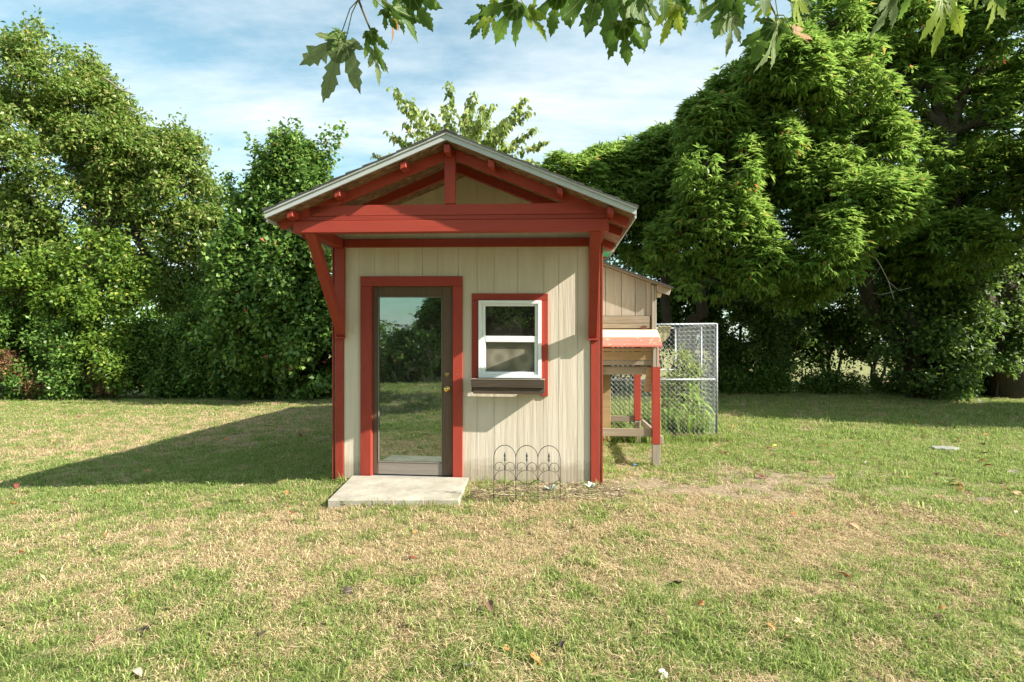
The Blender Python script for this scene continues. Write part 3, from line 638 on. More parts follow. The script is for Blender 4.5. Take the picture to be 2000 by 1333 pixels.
def foliage(lobes, n_leaf, mode, ln, wd, mat, rs, name='crown', shoots=0, **k):
    if mode == 'rosette':
        per = 8; m = n_leaf//per; P, O, C = crown_pts(lobes, m, rs, **k)
        a = (np.arange(per)/per*2*np.pi)[None, :]+rs.rand(m, 1)*6.28; a = a+rs.randn(m, per)*.25
        D = np.stack([np.cos(a), np.sin(a), -.15-.6*rs.rand(m, per)], -1)+O[:, None, :]*.5+rs.randn(m, 1, 3)*.38
        P = np.repeat(P[:, None, :], per, 1)+unit(D)*.02; Nn = np.zeros_like(D); Nn[..., 2] = 1; Nn += rs.randn(m, per, 3)*.18
        return leaves_mesh(name, P.reshape(-1, 3), D.reshape(-1, 3), Nn.reshape(-1, 3), ln, wd, mat, rs), C
    P, O, C = crown_pts(lobes, n_leaf//5, rs, **k); m = len(P)
    if shoots:      # leafy leaders that stick out of the crown's outline
        la = np.array(lobes, float); hi = C[:, 2]-np.array([max(l[2]+l[5] for l in la if abs(l[0]-c[0]) < l[3]+.3) if any(abs(l[0]-c[0]) < l[3]+.3 for l in la) else 0 for c in C])
        cand = np.argsort(-hi)[:max(shoots*3, 10)]; pick = rs.choice(cand, shoots); q = np.repeat(pick, 9); t = np.tile(np.linspace(.1, 1, 9), shoots)
        L = np.repeat(.25+.55*rs.rand(shoots), 9); dx = np.repeat(rs.randn(shoots)*.35, 9); pp = C[q]+np.stack([dx*t*L, 0*t, t*L+.15], 1)+rs.randn(len(q), 3)*.04*(1.3-t)[:, None]
        P = np.concatenate([P, pp]); O = np.concatenate([O, np.tile([0, -.2, .6], (len(pp), 1))]); m = len(P)
    P = np.repeat(P[:, None, :], 5, 1)+rs.randn(m, 5, 3)*ln*.9
    D = O[:, None, :]*.5+rs.randn(m, 5, 3)*.8+np.array([0, 0, -.35]); Nn = rs.randn(m, 5, 3)*.55+np.array([0, 0, .8])+O[:, None, :]*.4
    return leaves_mesh(name, P.reshape(-1, 3), D.reshape(-1, 3), Nn.reshape(-1, 3), ln, wd, mat, rs), C
def curve(a, b, rs, k=5, sag=.12, jit=.06):
    a, b = Vector(a), Vector(b); L = (b-a).length; pts = []
    for i in range(k+1):
        t = i/k; p = a.lerp(b, t); p.z += sag*L*math.sin(math.pi*t); j = jit*L*math.sin(math.pi*t)
        pts.append(p+Vector(rs.randn(3)*j))
    return pts
def skeleton(base, forks, lobes, C, rs, r0, twigs=60, lean=(0, 0)):
    mb = MB(); base = Vector(base); tops = []
    for (fx, fy, fz, rad) in forks:
        f = Vector((fx, fy, fz)); pts = curve(base, f, rs, 6, 0, .03); pts[0] = base - Vector((0, 0, .25))
        mb.tube(pts, list(np.linspace(rad*1.45, rad*.8, 7)), 10); tops.append((f, rad))
    ends = []
    for l in lobes:
        c = Vector(l[:3]); f, rad = min(tops, key=lambda t: (t[0]-c).length)
        pts = curve(f, c, rs, 6, .08, .05); mb.tube(pts, list(np.linspace(rad*.62, rad*.16, 7)), 7); ends += [(p, rad*.2) for p in pts[3:]]
    if len(C):
        for i in rs.choice(len(C), min(twigs, len(C)), False):
            c = Vector(C[i]); p, rad = min(ends, key=lambda t: (t[0]-c).length)
            mb.tube(curve(p, c, rs, 4, .05, .08), list(np.linspace(max(rad*.5, .02), .006, 5)), 4)
    return mb
def PX(px, py, Y): return ((px-1000)/1085*Y, Y, CAMZ+(666.5-py)/1085*Y)
def LB(px, py, r, Y, fy=.8, fz=.85):
    x, y, z = PX(px, py, Y); q = r/1085*Y; return (x, y, z, q, q*fy, q*fz)
def tree(name, label, cat, base, lobes, forks, nleaf, mode, ln, wd, mat, seed, group=None, r0=.2, twigs=60, bark=None, **k):
    rs = np.random.RandomState(seed); base = (base[0], base[1], G(base[0], base[1]))
    root = empty(name, base, label, cat, 0, group); B = np.array(base)
    me, C = foliage(lobes, nleaf, mode, ln, wd, mat, rs, **k)
    co = np.empty(len(me.vertices)*3, np.float32); me.vertices.foreach_get('co', co); co = co.reshape(-1, 3)
    co[:, 2] = np.maximum(co[:, 2], base[2]+.01); me.vertices.foreach_set('co', (co-B).astype(np.float32).ravel())
    link('crown', me, root)
    mb = skeleton(base, forks, lobes, C, rs, r0, twigs); mb.v = [(x-B[0], y-B[1], z-B[2]) for x, y, z in mb.v]
    mb.build('trunk', bark or BARK, root, 0, True)
    return root
OAK = leaf_mat('oak_leaf', [(0, (.07, .13, .022)), (.45, (.13, .21, .035)), (.8, (.22, .29, .06)), (.97, (.36, .36, .13)), (1, (.42, .32, .12))], .38, .42)
DARKG = leaf_mat('star_leaf', [(0, (.05, .115, .022)), (.5, (.11, .21, .04)), (.9, (.20, .30, .06)), (.992, (.24, .33, .09)), (1, (.45, .08, .06))], .38, .36)
YELG = leaf_mat('vine_leaf', [(0, (.07, .14, .018)), (.6, (.13, .225, .03)), (.95, (.24, .32, .05)), (1, (.42, .40, .08))], .4, .45)
SHRB = leaf_mat('shrub_leaf', [(0, (.045, .10, .018)), (.6, (.10, .185, .03)), (1, (.20, .29, .05))], .4, .45)
BIRCH = leaf_mat('birch_leaf', [(0, (.12, .18, .035)), (.5, (.20, .27, .055)), (.93, (.32, .37, .10)), (1, (.45, .36, .10))], .35, .45)
CHEST = leaf_mat('chestnut_leaf', [(0, (.085, .165, .028)), (.5, (.155, .265, .045)), (.93, (.24, .35, .075)), (.988, (.29, .37, .08)), (1, (.55, .15, .07))], .48, .34)
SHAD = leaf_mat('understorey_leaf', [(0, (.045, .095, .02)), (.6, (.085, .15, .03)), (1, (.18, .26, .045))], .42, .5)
RUSTL = leaf_mat('rusty_leaf', [(0, (.13, .06, .035)), (.5, (.24, .13, .07)), (1, (.38, .2, .1))], .3, .6)
# --- left side
YL = 18.5
tree('oak_tree', 'tall spreading oak with golden green leaves at the left edge of the yard', 'tree', (-15.5, 18.6),
     [LB(*a, YL) for a in ((20, 165, 100), (105, 160, 82), (170, 215, 62), (190, 270, 62), (60, 300, 120), (-60, 250, 140), (245, 305, 55), (335, 315, 52), (375, 310, 28), (368, 380, 52), (310, 395, 45), (120, 400, 75), (395, 450, 40), (350, 455, 42), (-60, 480, 140), (40, 480, 80), (250, 230, 22), (230, 400, 40), (150, 480, 50), (90, 560, 70), (230, 480, 32), (0, 600, 80), (190, 560, 40), (410, 510, 40), (440, 560, 35), (330, 560, 40), (280, 540, 35), (380, 590, 40))],
     [(*PX(80, 470, 18.6), .30), (*PX(200, 420, 18.3), .22), (*PX(-40, 430, 18.6), .28)], 142000, 'rnd', .15, .075, OAK, 3, shoots=60, twigs=320, clump=.42, per=44, thr=.14, interior=.18)
tree('sweetgum_tree', 'dense dark green tree with pointed top just left of the shed', 'tree', (-6.9, 16.6),
     [LB(*a, 16.2) for a in ((575, 325, 34), (575, 288, 11), (552, 300, 10), (596, 300, 10), (555, 385, 50), (610, 385, 44), (640, 345, 13), (643, 315, 9), (620, 340, 14), (525, 350, 18), (518, 318, 9), (498, 360, 12), (600, 460, 75), (525, 460, 52), (450, 440, 28), (455, 390, 12), (447, 410, 10), (470, 510, 55), (560, 560, 90), (650, 550, 85), (500, 630, 85), (620, 680, 90), (700, 640, 80))],
     [(*PX(565, 560, 16.6), .14), (*PX(600, 450, 16.5), .10)], 70000, 'rnd', .14, .10, DARKG, 4, shoots=110, twigs=160, clump=.30, per=36, thr=.34, interior=.16, flat=1.3)
tree('vine_covered_tree', 'yellow green vine covered small tree in front of the oak', 'tree', (-12.6, 17.0),
     [LB(*a, 17.0) for a in ((215, 560, 34), (150, 525, 24), (262, 588, 28), (190, 600, 36), (95, 490, 20), (60, 560, 42), (20, 600, 45), (-40, 600, 60), (130, 600, 40), (285, 530, 14), (240, 505, 17), (170, 470, 13), (110, 545, 30), (215, 500, 12))],
     [(*PX(190, 600, 17.2), .10), (*PX(80, 560, 17.2), .1)], 13000, 'rnd', .13, .09, YELG, 5, shoots=30, twigs=120, clump=.26, per=22, thr=.36, interior=.1)
k = 0
for nm, lab, cx, cy, r, Y, mat, n, sd_ in (
    ('privet_shrub', 'tall dark shrub to the left of the sweetgum, its foot in brown weeds', 420, 650, 75, 17.6, DARKG, 26000, 21),
    ('privet_shrub', 'low green shrub at the lawn edge under the sweetgum', 520, 715, 55, 17.2, SHRB, 15000, 22),
    ('privet_shrub', 'dark shrub whose right side disappears behind the red corner of the shed', 630, 700, 68, 17.3, SHRB, 20000, 23),
    ('privet_shrub', 'feathery mid green shrub standing between vine tree and sweetgum', 340, 690, 68, 17.8, SHRB, 20000, 24),
    ('privet_shrub', 'shrub with scattered yellow leaves right of the red weeds', 135, 700, 68, 17.3, DARKG, 20000, 25),
    ('privet_shrub', 'shrub at far left edge of the yard with reddish weeds before it', 20, 680, 80, 17.6, SHRB, 20000, 26),
    ('privet_shrub', 'small yellowish shrub in front of the vine covered tree', 220, 690, 40, 17.0, YELG, 9000, 27)):
    lb = [LB(cx, cy, r, Y), LB(cx-r*.6, cy+r*.35, r*.7, Y-.2), LB(cx+r*.6, cy+r*.3, r*.7, Y+.2), LB(cx+r*.1, min(cy+r*.8, 735), r*.8, Y-.3)]
    b = PX(cx, 700, Y); tree(nm, lab, 'shrub', (b[0], b[1]), lb, [(b[0], b[1], b[2]*.6, .035), (b[0]+.3, b[1], b[2]*.7, .03)], n, 'rnd', .12, .07, mat, sd_, 'shrubs along the left edge of the yard', shoots=22, twigs=60, clump=.26, per=26, thr=.33, interior=.25, flat=1.0)
for lab, cx, cy, r, Y, sd_ in (('patch of dried rusty brown weeds below the vine tree', 200, 735, 26, 16.8, 31), ('reddish dying weeds at the far left edge of the picture', 8, 715, 20, 16.6, 32), ('low tangle of orange brown stalks near the left corner of the lawn', 70, 750, 18, 16.7, 33)):
    b = PX(cx, 700, Y); lb = [LB(cx, cy, r, Y, .6, .9), LB(cx+r, cy+r*.4, r*.6, Y, .6, .8)]
    tree('dry_weed', lab, 'weeds', (b[0], b[1]), lb, [(b[0], b[1], .3, .012)], 2600, 'rnd', .10, .035, RUSTL, sd_, 'dried weeds along the left edge', twigs=40, clump=.12, per=10)

# --- slender tree behind the shed: shoots with hanging leaves
def birch():
    rs = np.random.RandomState(9); Y = 13.0; base = (-.9, Y, G(-.9, Y)); root = empty('slender_tree', base, 'slender pale green young tree rising behind the shed roof', 'tree')
    hub = Vector(PX(905, 430, Y)); mb = MB(); mb.tube([Vector(base)-Vector((0, 0, .2)), Vector(PX(910, 600, Y)), hub], [.08, .06, .045], 8)
    tips = [(765, 168), (752, 255), (728, 300), (800, 195), (830, 215), (878, 160), (868, 205), (925, 178), (945, 205), (963, 202), (985, 230), (1028, 190), (1036, 215), (1048, 250), (1066, 275), (1000, 240), (905, 235), (850, 240), (790, 240), (780, 270), (935, 240), (965, 245), (1010, 280), (1040, 310), (1055, 320), (960, 270), (930, 275), (985, 275), (900, 270), (950, 300), (1000, 310), (975, 320), (1020, 330), (820, 270), (860, 275), (760, 300), (740, 330), (1060, 350), (940, 225), (915, 215), (980, 290), (945, 290)]
    P = []; D = []
    for (a, b) in tips:
        t = Vector(PX(a, b, Y+rs.uniform(-.9, .9))); st = hub+Vector((rs.uniform(-.25, .25), rs.uniform(-.3, .3), rs.uniform(-.3, .7)))
        mid = st.lerp(t, .5)+Vector((-(t.x-hub.x)*.12, 0, .15)); pts = [st, st.lerp(mid, .5), mid, mid.lerp(t, .55)+Vector((0, 0, .04)), t]
        mb.tube(pts, [.016, .012, .008, .005, .003], 4)
        L = (t-st).length; nl = int(L*78)
        for i in range(nl):
            u = .18+.82*rs.rand(); seg = min(int(u*4), 3); p = pts[seg].lerp(pts[seg+1], u*4-seg)
            o = Vector((rs.randn()*.05*(1+1.2*(1-u)), rs.randn()*.05, rs.randn()*.03)); P.append(p+o); D.append((rs.randn()*.45, rs.randn()*.35, -1+rs.rand()*.5))
    P = np.array(P); D = np.array(D); Nn = rs.randn(len(P), 3)*.6+np.array([0, -.8, .3])
    me = leaves_mesh('crown', P-np.array(base), D, Nn, .135, .07, BIRCH, rs, .1); link('crown', me, root)
    mb.v = [(x-base[0], y-base[1], z-base[2]) for x, y, z in mb.v]; mb.build('trunk', TWIG, root, 0, True)
birch()

# --- right side : chestnut-like trees with drooping lance leaves
FR = dict(fy=.8, fz=.62)
def RL(a, Y, **k): return [LB(*q, Y+((i*37) % 11-5)*.12, .85, .62) for i, q in enumerate(a)]
tree('chestnut_tree', 'smaller chestnut tree whose low crown rises directly right of the shed roof', 'tree', (4.6, 15.2),
     RL(((1120, 345, 48), (1185, 340, 50), (1250, 320, 55), (1150, 400, 60), (1230, 400, 70), (1310, 300, 55), (1330, 380, 70), (1250, 470, 60), (1190, 450, 50)), 14.2),
     [(*PX(1370, 520, 15.0), .16), (*PX(1290, 480, 14.8), .12)], 64000, 'rosette', .18, .053, CHEST, 41, twigs=220, clump=.32, per=16, thr=.28, interior=.14, flat=1.0)
tree('chestnut_tree', 'broad chestnut tree in the middle of the right hand row, crown reaching over the pen', 'tree', (10.6, 14.4),
     RL(((1400, 330, 80), (1390, 250, 55), (1450, 200, 65), (1530, 140, 75), (1480, 290, 75), (1560, 240, 90), (1400, 440, 80), (1340, 480, 60), (1500, 400, 90), (1470, 500, 75), (1580, 360, 85), (1590, 480, 80), (1640, 170, 90), (1660, 290, 80), (1680, 400, 80), (1380, 540, 50), (1540, 560, 50)), 12.3),
     [(*PX(1830, 480, 14.2), .24), (*PX(1690, 400, 13.8), .18), (*PX(1600, 330, 13.4), .15)], 122000, 'rosette', .17, .05, CHEST, 42, twigs=420, clump=.34, per=17, thr=.36, interior=.16, flat=1.0)
tree('chestnut_tree', 'largest chestnut tree with thick dark trunk at the right edge of the yard', 'tree', (13.1, 14.5),
     RL(((1640, 60, 80), (1740, 60, 100), (1850, 40, 110), (1960, 90, 110), (1740, 180, 100), (1850, 200, 110), (1960, 250, 110), (1770, 320, 90), (1880, 360, 100), (2000, 380, 100), (1740, 440, 70), (1850, 480, 70), (2070, 160, 100), (2080, 330, 100), (2000, -20, 100), (1900, -40, 90), (1760, 520, 45)), 13.4),
     [(*PX(1935, 520, 14.2), .42), (*PX(2010, 440, 14.2), .33), (*PX(1880, 430, 13.6), .26), (*PX(1850, 260, 13.0), .22), (*PX(2060, 560, 14.4), .26)], 136000, 'rosette', .175, .052, CHEST, 43, twigs=420, clump=.36, per=17, thr=.33, interior=.16, flat=1.0)
tree('chestnut_tree', 'chestnut tree mostly beyond the right edge of the picture', 'tree', (17.8, 10.0),
     [(12.6, 10.3, 5.2, 1.9, 1.7, 1.3), (14.6, 9.2, 5.0, 2.1, 1.7, 1.4), (17.2, 8.4, 5.4, 2.2, 1.8, 1.5), (19.5, 7.9, 6, 2.2, 2, 1.5)],
     [(17.5, 9.5, 3.6, .3)], 52000, 'rosette', .24, .07, CHEST, 44, twigs=30, clump=.5, per=13, back=0)
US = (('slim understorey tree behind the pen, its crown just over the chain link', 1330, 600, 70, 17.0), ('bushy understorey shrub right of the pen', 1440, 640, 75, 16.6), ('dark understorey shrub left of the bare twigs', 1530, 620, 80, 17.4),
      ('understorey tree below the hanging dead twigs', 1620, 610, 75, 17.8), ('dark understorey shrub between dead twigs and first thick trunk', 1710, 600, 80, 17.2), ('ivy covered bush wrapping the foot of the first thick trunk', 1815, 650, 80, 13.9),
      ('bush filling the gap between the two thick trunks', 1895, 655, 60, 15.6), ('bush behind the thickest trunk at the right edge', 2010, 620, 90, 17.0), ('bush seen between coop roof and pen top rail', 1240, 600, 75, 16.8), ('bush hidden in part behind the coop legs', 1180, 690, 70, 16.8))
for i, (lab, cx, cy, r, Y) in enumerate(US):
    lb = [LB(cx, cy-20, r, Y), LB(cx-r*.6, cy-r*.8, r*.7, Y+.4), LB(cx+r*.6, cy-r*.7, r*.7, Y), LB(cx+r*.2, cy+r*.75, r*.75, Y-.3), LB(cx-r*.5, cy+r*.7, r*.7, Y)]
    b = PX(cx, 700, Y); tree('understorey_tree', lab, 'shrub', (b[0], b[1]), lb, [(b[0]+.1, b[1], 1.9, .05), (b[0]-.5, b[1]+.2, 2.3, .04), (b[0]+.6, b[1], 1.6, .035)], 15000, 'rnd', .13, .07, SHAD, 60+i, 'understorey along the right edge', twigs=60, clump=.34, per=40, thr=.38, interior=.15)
for i, (lab, cx, r) in enumerate((('low weeds at the lawn edge below the first thick trunk', 1760, 24), ('low weeds at the foot of the bush right of the pen', 1500, 22), ('low weeds under the bare hanging twigs', 1620, 24), ('pale leafed weeds between the two thick trunks', 1890, 30), ('low weeds directly right of the pen corner', 1430, 18))):
    b = PX(cx, 700, 15.4); lb = [LB(cx, 748, r, 15.4), LB(cx+r*1.5, 752, r*.8, 15.4), LB(cx-r*1.5, 752, r*.8, 15.5)]
    tree('weed_clump', lab, 'weeds', (b[0], b[1]), lb, [(b[0], b[1], .2, .012)], 3500, 'rnd', .10, .04, SHRB, 80+i, 'weed clumps along the right edge', twigs=10, clump=.14, per=10)
for lab, cx, Y, hh, sd_ in (('dark ivy climbing the first thick chestnut trunk', 1838, 14.05, ((740, 30), (690, 32), (640, 30), (590, 28), (540, 24)), 95), ('ragged ivy on the thickest trunk at the right edge', 1968, 14.0, ((700, 24), (640, 30), (590, 30), (540, 26), (480, 22)), 96)):
    lb = [LB(cx+(8 if q % 2 else -10), y, r, Y, .9, 1.1) for q, (y, r) in enumerate(hh)]; b = PX(cx, 700, Y)
    tree('ivy', lab, 'climbing plant', (b[0], b[1]+.3), lb, [(b[0], b[1]+.35, 1.2, .02)], 6500, 'rnd', .10, .08, SHAD, sd_, twigs=20, clump=.2, per=20, back=0)
# bare grey twigs hanging from the chestnut
def dead_twigs():
    rs = np.random.RandomState(4); b = PX(1690, 470, 11.6); mb = MB()
    def tw(pts, r): mb.tube([Vector(PX(x, y, 11.6+.2*math.sin(x))) - Vector(b) for x, y in pts], list(np.linspace(r, r*.4, len(pts))), 5)
    tw([(1600, 455), (1640, 468), (1690, 472), (1720, 520), (1735, 550), (1746, 585)], .018)
    tw([(1690, 472), (1675, 530), (1672, 570)], .01); tw([(1735, 550), (1755, 568), (1780, 562)], .009); tw([(1746, 570), (1720, 576), (1700, 572)], .007)
    tw([(1672, 555), (1650, 565), (1630, 560)], .006); tw([(1720, 520), (1705, 545), (1690, 560)], .006); tw([(1755, 568), (1770, 545)], .005)
    o = mb.build('dead_branch', plain('grey_twig', (.24, .22, .18), .8), None, 0, True); o.location = b; tag(o, 'bare grey dead branch hanging under the chestnut crowns above the understorey', 'branch')
dead_twigs()
def dead_twig_left():
    b = PX(205, 155, 17.5); pts = [(200, 152), (215, 160), (228, 170), (240, 178), (252, 181), (266, 186)]
    mb = MB(); mb.tube([Vector(PX(x, y, 17.5))-Vector(b) for x, y in pts], [.035, .03, .025, .02, .016, .01], 5)
    mb.tube([Vector(PX(x, y, 17.5))-Vector(b) for x, y in ((240, 178), (248, 172), (256, 174))], [.012, .01, .007], 4)
    o = mb.build('dead_branch', plain('grey_twig_2', (.2, .17, .13), .8), None, 0, True); o.location = b; tag(o, 'bare dead branch poking out of the upper right side of the oak', 'branch')
dead_twig_left()
# far wood beyond the pasture
def far_wood():
    rs = np.random.RandomState(2); lobes = []
    for x in np.arange(-190, 191, 9): lobes.append((x+rs.uniform(-2, 2), 110+rs.uniform(-8, 8), rs.uniform(2, 4), 7, 6, rs.uniform(4.5, 8)))
    me, C = foliage(lobes, 26000, 'rnd', 1.1, .8, SHRB, rs, clump=1.6, per=12, back=.9, interior=.1)
    tag(link('distant_wood', me), 'far green line of woodland beyond the pasture', 'woodland', kind='stuff')
far_wood()

# ------------------------------------------------------------------ weeds, tall grass and corn-like plants in the pen
def tall_grass():
    K = [tuft('t', 16, .05, .22, .45, .010, .5, GR_G, 11), tuft('t', 14, .05, .15, .34, .011, .7, YELG, 12), tuft('t', 10, .05, .1, .3, .009, .8, GR_G, 13)]
    rs = np.random.RandomState(8); n = 900; u = rs.uniform(1.45, 3.3, n); v = rs.uniform(2.80, 4.8, n)
    u2 = rs.uniform(1.45, 2.5, 160); v2 = rs.uniform(2.3, 2.75, 160); u = np.r_[u, u2]; v = np.r_[v, v2]
    n3 = 90; u = np.r_[u, rs.uniform(2.4, 3.6, n3)]; v = np.r_[v, rs.uniform(2.45, 2.75, n3)]
    c, s = math.cos(TH), math.sin(TH); x = -.49+u*c-v*s; y = 5.82+u*s+v*c; n = len(x)
    sc = rs.uniform(.8, 1.5, n); sc[-n3:] *= .35; sc[900:1060] *= .6
    scatter('tall_weeds', 'tall rank weeds and grass growing inside the chain-link pen', 'weeds', K, np.stack([x, y, gh(x, y)], 1), rs.randint(0, 3, n), np.stack([rs.randn(n)*.15, rs.randn(n)*.15, rs.rand(n)*6.28], 1), sc)
tall_grass()
def edge_grass():
    K = [tuft('t', 12, .03, .04, .12, .0045, .7, GR_G, 31), tuft('t', 12, .03, .03, .10, .004, .9, GR_S, 32)]
    rs = np.random.RandomState(18); pts = []
    for (u0, v0, u1, v1, n) in ((-1.46, -.04, -1.46, 6.2, 170), (-1.15, -.90, .05, -.90, 34), (-1.24, -.06, -1.22, -.85, 26), (.06, -.06, 1.4, -.06, 34), (.08, -.1, .06, -.85, 18), (1.46, 0, 1.5, 1.5, 20), (-1.42, -.05, -1.2, -.05, 12), (2.0, .8, 2.3, .95, 9), (3.2, 2.7, 3.5, 2.7, 18), (2.2, 2.7, 3.3, 2.68, 40)):
        for _ in range(n):
            t = rs.rand(); pts.append((u0+(u1-u0)*t+rs.randn()*.025, v0+(v1-v0)*t+rs.randn()*.025-.01))
    p = np.array(pts); c, s = math.cos(TH), math.sin(TH); x = -.49+p[:, 0]*c-p[:, 1]*s; y = 5.82+p[:, 0]*s+p[:, 1]*c; n = len(x)
    scatter('edge_grass', 'longer unmown grass along the foot of shed, doorstep and pen', 'grass', K, np.stack([x, y, gh(x, y)], 1), (rs.rand(n) < .45).astype(int), np.stack([rs.randn(n)*.2, rs.randn(n)*.2, rs.rand(n)*6.28], 1), rs.uniform(.5, 1.2, n))
edge_grass()
CORNM = leaf_mat('corn_leaf', [(0, (.16, .30, .05)), (1, (.30, .44, .09))], .45, .4)
def ribbon(pts, w, mat, name, parent, up=(0, 0, 1)):
    V = []; F = []; pts = [Vector(p) for p in pts]; n = len(pts)
    for i, p in enumerate(pts):
        t = (pts[min(i+1, n-1)]-pts[max(i-1, 0)]).normalized(); s = t.cross(Vector(up))
        s = s.normalized() if s.length > .01 else Vector((1, 0, 0)); q = w*math.sin(math.pi*min(.98, .12+.86*i/(n-1)))**.7
        V += [p-s*q/2+Vector((0, 0, q*.12)), p, p+s*q/2+Vector((0, 0, q*.12))]
    for i in range(n-1):
        for j in (0, 1): a = i*3+j; F.append((a, a+1, a+4, a+3))
    me = np_mesh(name, np.array([tuple(v) for v in V]), np.array(F), mat, {'rnd': ('FACE', np.full(len(F), random.random()))}, True); return link(name, me, parent)
def corn(u, v, h, lab, seed):
    rs = np.random.RandomState(seed); c, s = math.cos(TH), math.sin(TH); x = -.49+u*c-v*s; y = 5.82+u*s+v*c
    root = empty('corn_plant', (x, y, G(x, y)), lab, 'plant', 0, 'broad leafed stalks in the pen')
    MB().tube([(0, 0, 0), (.01, 0, h*.5), (.0, .01, h*.85)], [.011, .009, .005], 6).build('stalk', STEM, root, 0, True)
    a = rs.rand()*6
    for i in range(8):
        z = h*(.15+.1*i); a += math.pi*.93+rs.randn()*.3; L = h*(.62-.03*i)*(.8+.4*rs.rand()); dx, dy = math.cos(a), math.sin(a)*.7
        pts = [(dx*L*t*(1-.1*t), dy*L*t, z+L*(.95*t-1.25*t*t)) for t in np.linspace(0, 1, 8)]
        ribbon(pts, .065, CORNM, 'leaf', root)
corn(3.08, 2.95, .78, 'corn-like plant with broad arching leaves nearest the pen corner post', 1); corn(2.80, 3.0, .70, 'corn-like plant with a long leaf arching left, centre of the pen front', 2)
corn(2.55, 3.25, .62, 'corn-like plant close behind the red coop leg', 3); corn(3.2, 3.5, .85, 'tallest corn-like plant, deeper in the pen by its side panel', 4); corn(1.62, 2.95, .5, 'short corn-like plant seen under the coop next to the shed', 5)
tree('tall_weed', 'bushy light green weed standing above the mid rail inside the pen', 'weeds', (2.85, 9.3), [(2.85, 9.3, .95, .22, .2, .32), (2.8, 9.3, .55, .3, .2, .3)], [(2.85, 9.3, 1.0, .01)], 2600, 'rnd', .06, .03, GR_G, 91, twigs=12, clump=.07, per=10)

# lamb's ear plants and other little plants by the wall
SILV = leaf_mat('silver_leaf', [(0, (.38, .43, .36)), (1, (.55, .60, .52))], .2, .8)
def lambs(x, y, n, h, lab, seed):
    rs = np.random.RandomState(seed); root = empty('lambs_ear_plant', (x, y, G(x, y)), lab, 'plant', 0, 'silvery plants by the shed wall')
    for i in range(n):
        a = rs.rand()*6.28; L = h*(.6+.6*rs.rand()); up = .5+rs.rand()*.6; pts = [(math.cos(a)*L*t*.7, math.sin(a)*L*t*.6, L*up*t*(1.2-.55*t)+.01) for t in np.linspace(0, 1, 6)]
        ribbon(pts, .028, SILV, 'leaf', root)
lambs(.385, 5.42, 9, .13, 'silvery woolly plant at the right end of the wire edging', 1); lambs(.78, 5.52, 10, .12, 'silvery woolly plant against the red corner of the shed', 2)
# straw mulch bed
def mulch():
    rs = np.random.RandomState(3); mb_v = []; f = []; n = 3600
    x = np.r_[rs.uniform(-.42, 1.1, n-700), rs.uniform(.9, 3.2, 700)]; y = np.r_[rs.normal(5.42, .16, n-700), rs.normal(6.1, .45, 700)]
    a = rs.rand(n)*3.14; a[:n-700] = rs.normal(0, .6, n-700); L = rs.uniform(.02, .11, n); w = rs.uniform(.001, .003, n); z = gh(x, y)+rs.uniform(.012, .035, n); tl = rs.randn(n)*.25
    D = np.stack([np.cos(a), np.sin(a), tl*.5], 1)*L[:, None]; S = np.stack([-np.sin(a), np.cos(a), rs.randn(n)*.4], 1)*w[:, None]; P = np.stack([x, y, z], 1)
    V = np.stack([P-D/2-S, P-D/2+S, P+D/2+S, P+D/2-S], 1).reshape(-1, 3)
    me = np_mesh('straw_mulch', V, np.arange(n*4).reshape(n, 4), leaf_mat('mulch_bits', [(0, (.07, .05, .035)), (.4, (.2, .14, .09)), (.6, (.36, .28, .17)), (1, (.5, .41, .26))], .1, .8), {'rnd': ('FACE', rs.rand(n))})
    tag(link('straw_mulch', me), 'loose straw and bark bits on the bare soil before the shed and coop', 'mulch', kind='stuff')
mulch()

